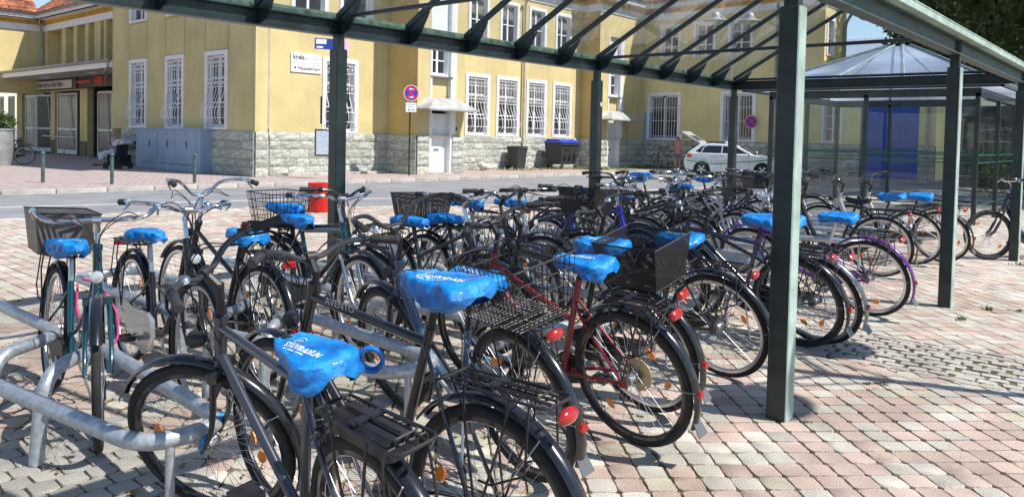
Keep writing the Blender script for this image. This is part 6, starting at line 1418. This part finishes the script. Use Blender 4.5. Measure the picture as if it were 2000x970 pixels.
    for s in (-1, 1):
        mb = MB(); mb.add([(-2.02, s * .80, .80), (-1.72, s * .893, .82), (-1.70, s * .885, .96), (-2.0, s * .79, .98), (-2.10, s * .55, .80), (-2.05, s * .52, .97)], [(0, 1, 2, 3), (4, 0, 3, 5)] if s > 0 else [(3, 2, 1, 0), (5, 3, 0, 4)]); o = obj('tail_light', mb, redl, t, smooth=False); o.location = (-.02, s * .012, 0)
        mb = MB(); mb.add([(2.10, s * .55, .62), (1.80, s * .845, .66), (1.72, s * .845, .78), (2.03, s * .52, .74)], [(0, 1, 2, 3)] if s < 0 else [(3, 2, 1, 0)]); o = obj('headlight', mb, clearl, t, smooth=False); o.location = (.02, s * .02, 0)
        mb = MB(); mb.ball((.78, s * .95, 1.06), (.06, .10, .07), 10, 6); mb.box((.80, s * .86, 1.03), (.05, .1, .03)); obj('wing_mirror', mb, m, t)
        mb = MB()
        for pl in ([(.72, 1.0), (.80, .7), (.76, .28)], [(-.42, 1.0), (-.42, .28)], [(-1.30, 1.0), (-1.10, .72), (-.88, .5)]):
            for i in range(len(pl) - 1): (xa, za), (xb, zb) = pl[i], pl[i + 1]; mb.tube([(xa, s * (wy(xa, za) + .001), za), (xb, s * (wy(xb, zb) + .001), zb)], .004, 4)
        obj('door_gap', mb, dark, t)
        for x in (.0, -1.0): mb = MB(); mb.cbox((x - .15, s * (wy(x, .85) + .012), .86), (.2, .025, .03), .006); obj('door_handle', mb, m, t)
        if stripe:
            gm = mat('green_stripe', (.04, .42, .08), .4, var=.05); mb = MB(); q = []
            for i in range(25): x = -1.95 + 3.95 * i / 24; q.append((x, .70 - .13 * math.sin((x + 2.0) * 1.25) if x < .5 else .70 - .13 * math.sin(2.5 * 1.25) + .10 * (1 - math.cos((x - .5) * 1.6))))
            for i in range(24):
                (xa, za), (xb, zb) = q[i], q[i + 1]; d = s * .006
                mb.add([(xa, s * wy(xa, za) + d, za - .022), (xb, s * wy(xb, zb) + d, zb - .022), (xb, s * wy(xb, zb) + d, zb + .022), (xa, s * wy(xa, za) + d, za + .022)], [(0, 1, 2, 3)])
            obj('side_stripe', mb, gm, t, smooth=False)
            mb = MB()
            for i in range(22):
                if i in (4, 9, 13, 18): continue
                x = -1.75 + i * .075; z_ = .80 - .13 * math.sin((x + 2.0) * 1.25) + .02; mb.add([(x, s * wy(x, z_) + d, z_ - .018), (x + .05, s * wy(x, z_) + d, z_ - .018), (x + .05, s * wy(x, z_) + d, z_ + .018), (x, s * wy(x, z_) + d, z_ + .018)], [(0, 1, 2, 3)])
            obj('side_lettering', mb, fade, t, smooth=False, kind='stuff')
    mb = MB(); mb.box((0, 0, .25), (3.7, 1.5, .12)); obj('underbody', mb, dark, t, smooth=False)
    if stripe: mb = MB(); mb.cbox((-.3, 0, 1.50), (.22, .34, .10), .03); obj('roof_sign', mb, white, t)
    return t
hatchback('white hatchback with a green side stripe and its tailgate open', (32.5, 14.95, -.1), R(-76), ('car_white', (.78, .79, .8)), True, True)
# ------------------------------------------------------------ people
skin = mat('skin', (.48, .27, .19), .6, var=.1); hair_g = mat('grey_hair', (.32, .31, .3), .8, var=.2); hair_b = mat('brown_hair', (.10, .05, .03), .7, var=.2)
def skinned(name, J, E_, rad, m, parent, lv=1):
    me = bpy.data.meshes.new(name); ks = list(J); me.from_pydata([J[k] for k in ks], [], [(ks.index(a), ks.index(b)) for a, b in E_]); me.materials.append(m)
    o = link(name, me, parent); md = o.modifiers.new('skin', 'SKIN'); md.use_smooth_shade = True
    for i, k in enumerate(ks):
        r_ = rad[k]; r_ = r_ if isinstance(r_, tuple) else (r_, r_); me.skin_vertices[0].data[i].radius = r_
    me.skin_vertices[0].data[0].use_root = True; s = o.modifiers.new('sub', 'SUBSURF'); s.levels = lv; s.render_levels = lv; return o
def head(parent, c, yaw, m, hm, glasses=False):
    mb = MB(); c = Vector(c); mb.ball((0, 0, 0), (.095, .075, .115), 16, 12); mb.ball((.02, 0, -.075), (.06, .05, .05), 12, 8); mb.ball((.095, 0, -.015), (.018, .014, .024), 8, 6)
    for s in (-1, 1): mb.ball((-.005, s * .077, -.01), (.02, .01, .03), 8, 6)
    h = obj('head', mb, m, parent, loc=tuple(c), rot=(0, 0, yaw))
    mb = MB()
    for s in (-1, 1): mb.ball((.083, s * .03, .012), (.012, .016, .009), 8, 6)
    mb.ball((.088, 0, -.055), (.01, .026, .006), 8, 6); obj('eyes_and_mouth', mb, dark if glasses else mat('lips', (.25, .08, .06), .5), h)
    if glasses: mb = MB(); [mb.ball((.086, s * .034, .012), (.016, .03, .02), 8, 6) for s in (-1, 1)]; obj('sunglasses', mb, blackp, h)
    mb = MB(); mb.ball((-.018, 0, .03), (.10, .088, .105), 16, 12); mb.ball((-.06, 0, -.02), (.06, .075, .10), 12, 8); obj('hair', mb, hm, h); return h
def hand(parent, w_, d, m, curl=.5, side=1):
    w_, d = Vector(w_), Vector(d).normalized(); u = d.orthogonal().normalized(); v = d.cross(u); mb = MB(); mb.ball(w_ + d * .045, (.035, .035, .04), 10, 6)
    for i, L_ in enumerate((.07, .08, .075, .06)):
        b = w_ + d * .07 + u * (i - 1.5) * .018; mb.tube([b, b + d * L_ * .5 + v * curl * .015, b + d * L_ * (.9 - .3 * curl) + v * curl * .045], [.0095, .0088, .007], 6)
    mb.tube([w_ + d * .02 + u * .03, w_ + d * .05 + u * .055, w_ + d * .08 + u * .055 + v * .02], [.011, .010, .008], 6); return obj('hand', mb, m, parent)
# woman at the car
W1 = thing('person', 'standing woman in pink top and denim shorts holding up the white tailgate', 'person', (33.7, 18.45, -.1), (0, 0, R(-140)))
J = dict(pel=(0, 0, .92), wai=(0, 0, 1.08), che=(.01, 0, 1.28), nek=(0, 0, 1.45), hed=(.01, 0, 1.52), hl=(0, .09, .88), kl=(.02, .10, .49), al=(0, .11, .09), tl=(.13, .12, .04), hr=(0, -.09, .88), kr=(.04, -.09, .49), ar=(.02, -.11, .09), tr=(.15, -.12, .04),
         sl=(0, .17, 1.38), el=(-.02, .40, 1.30), wl=(.02, .58, 1.47), sr=(0, -.17, 1.38), er=(-.02, -.23, 1.12), wr=(.18, -.12, 1.08))
E1 = [('pel', 'wai'), ('wai', 'che'), ('che', 'nek'), ('nek', 'hed'), ('pel', 'hl'), ('hl', 'kl'), ('kl', 'al'), ('al', 'tl'), ('pel', 'hr'), ('hr', 'kr'), ('kr', 'ar'), ('ar', 'tr'), ('che', 'sl'), ('sl', 'el'), ('el', 'wl'), ('che', 'sr'), ('sr', 'er'), ('er', 'wr')]
RD = dict(pel=.14, wai=.13, che=.14, nek=.052, hed=.05, hl=.095, kl=.058, al=.036, tl=.03, hr=.095, kr=.058, ar=.036, tr=.03, sl=.06, el=.042, wl=.028, sr=.06, er=.042, wr=.028)
skinned('body', J, E1, RD, skin, W1, 2)
top = skinned('top', {k: J[k] for k in ('che', 'wai', 'pel', 'sl', 'sr')} | {'ul': (-.01, .24, 1.36), 'ur': (-.01, -.2, 1.3)}, [('che', 'wai'), ('wai', 'pel'), ('che', 'sl'), ('che', 'sr'), ('sl', 'ul'), ('sr', 'ur')], dict(che=.165, wai=.16, pel=.165, sl=.078, sr=.078, ul=.065, ur=.065), mat('pink_top', (.62, .17, .15), .85, var=.25, scale=12, col2=(.75, .45, .42)), W1, 2)
skinned('shorts', dict(pel=(0, 0, .93), hl=(0, .09, .84), hr=(0, -.09, .84), dl=(.01, .10, .66), dr=(.015, -.10, .66)), [('pel', 'hl'), ('pel', 'hr'), ('hl', 'dl'), ('hr', 'dr')], dict(pel=.16, hl=.115, hr=.115, dl=.095, dr=.095), mat('denim', (.12, .2, .36), .85, var=.2, scale=20), W1, 2)
head(W1, (.02, 0, 1.60), 0, skin, hair_b, True); hand(W1, J['wl'], (.1, .3, .5), skin); hand(W1, J['wr'], (.8, .4, 0), skin)
for s in (-1, 1): mb = MB(); mb.cbox((.07, s * .115, .03), (.25, .09, .05), .02); obj('shoe', mb, blackp, W1)
# seated woman
W2 = thing('person', 'seated grey-haired woman in patterned blouse and white trousers holding a paper', 'person', (12.75, 31.6, 0), (0, 0, R(-200)))
J = dict(pel=(0, 0, .52), wai=(.02, 0, .70), che=(.03, 0, .92), nek=(.04, 0, 1.10), hed=(.06, 0, 1.16), hl=(.06, .10, .52), kl=(.44, .13, .50), al=(.55, .14, .10), tl=(.68, .15, .05), hr=(.06, -.10, .52), kr=(.44, -.08, .50), ar=(.62, -.08, .10), tr=(.75, -.08, .05),
         sl=(.03, .18, 1.02), el=(.08, .26, .78), wl=(.30, .12, .82), sr=(.03, -.18, 1.02), er=(.10, -.26, .80), wr=(.30, -.12, .90))
skinned('body', J, E1, RD, skin, W2, 2)
skinned('blouse', {k: J[k] for k in ('che', 'wai', 'sl', 'sr', 'el', 'er')} | {'p2': (0, 0, .58)}, [('che', 'wai'), ('wai', 'p2'), ('che', 'sl'), ('che', 'sr'), ('sl', 'el'), ('sr', 'er')], dict(che=.17, wai=.17, p2=.17, sl=.085, sr=.085, el=.065, er=.065), mat('patterned_blouse', (.10, .07, .22), .85, var=.3, scale=22, col2=(.62, .55, .68)), W2, 2)
skinned('trousers', dict(pel=(0, 0, .52), hl=(.06, .10, .52), kl=(.44, .13, .50), al=(.54, .14, .20), hr=(.06, -.10, .52), kr=(.44, -.08, .50), ar=(.60, -.08, .20)), [('pel', 'hl'), ('hl', 'kl'), ('kl', 'al'), ('pel', 'hr'), ('hr', 'kr'), ('kr', 'ar')], dict(pel=.16, hl=.115, kl=.082, al=.07, hr=.115, kr=.082, ar=.07), mat('white_cotton', (.68, .68, .72), .9, var=.08), W2, 2)
head(W2, (.09, 0, 1.24), 0, skin, hair_g); hand(W2, J['wl'], (.6, -.3, .2), skin); hand(W2, J['wr'], (.6, .3, .3), skin)
for s, y in ((1, .145), (-1, -.08)): mb = MB(); mb.cbox((.68 - .03 * s, y, .03), (.25, .09, .05), .02); obj('shoe', mb, blackp, W2)
mb = MB(); mb.add([(0, -.15, 0), (0, .15, 0), (.10, .15, .30), (.10, -.15, .30), (.002, -.15, -.001), (.002, .15, -.001), (.102, .15, .299), (.102, -.15, .299)], [(0, 1, 2, 3), (7, 6, 5, 4)]); o = obj('newspaper', mb, mat('paper', (.7, .72, .74), .8), smooth=False, loc=(12.25, 31.85, .68), rot=(0, 0, R(-200))); tag(o, 'folded white sheet of paper in the seated woman\'s hand', 'paper')
t = thing('bench', 'dark bench the grey-haired woman sits on, left of the grey cabinet', 'bench', (12.9, 31.6, 0)); mb = MB()
for k in range(4): mb.box((-.28 + k * .12, 0, .42), (.09, 1.5, .035))
obj('seat', mb, dark, t, smooth=False); mb = MB(); mb.box((.22, 0, .72), (.03, 1.5, .12)); mb.box((.24, 0, .9), (.03, 1.5, .12)); obj('backrest', mb, dark, t, smooth=False)
for y in (-.6, .6): mb = MB(); mb.box((-.05, y, .2), (.4, .05, .4)); obj('leg', mb, dark, t, smooth=False)
# pushchair
t = thing('pushchair', 'black pushchair with a pale hood parked before the seated woman', 'pushchair', (11.75, 29.0, 0), (0, 0, R(115))); fab = mat('black_fabric', (.012, .013, .022), .9, var=.2)
mb = MB(); mb.tube(smooth_path([(.30, -.22, .12), (.0, -.24, .52), (-.28, -.24, .98), (-.36, -.2, 1.02), (-.36, .2, 1.02), (-.28, .24, .98), (0, .24, .52), (.30, .22, .12)], 4), .014, 8)
for s in (-1, 1): mb.tube([(-.32, s * .24, .12), (.1, s * .24, .60)], .012, 6)
obj('frame', mb, blackp, t); mb = MB(); mb.prism([(-.22, .42), (.22, .36), (.26, .42), (-.06, .50), (-.24, .98), (-.30, .97)], lambda u, v, w_: (u, w_, v), -.22, .22); obj('seat', mb, fab, t)
mb = MB(); n = 10; pr = [(-.26 + .28 * math.cos(R(150 - 130 * i / n)) + .02, .78 + .30 * math.sin(R(150 - 130 * i / n))) for i in range(n + 1)]; mb.prism(pr + [(-.05, .82)], lambda u, v, w_: (u, w_, v), -.24, .24); obj('hood', mb, mat('pale_lilac_fabric', (.48, .44, .5), .85), t)
mb = MB(); mb.prism([(-.26, .18), (.2, .18), (.22, .34), (-.28, .34)], lambda u, v, w_: (u, w_, v), -.2, .2); obj('shopping_basket', mb, fab, t); wheels(t, [(.30, -.24), (.30, .24), (-.32, -.26), (-.32, .26)], .12, .05)
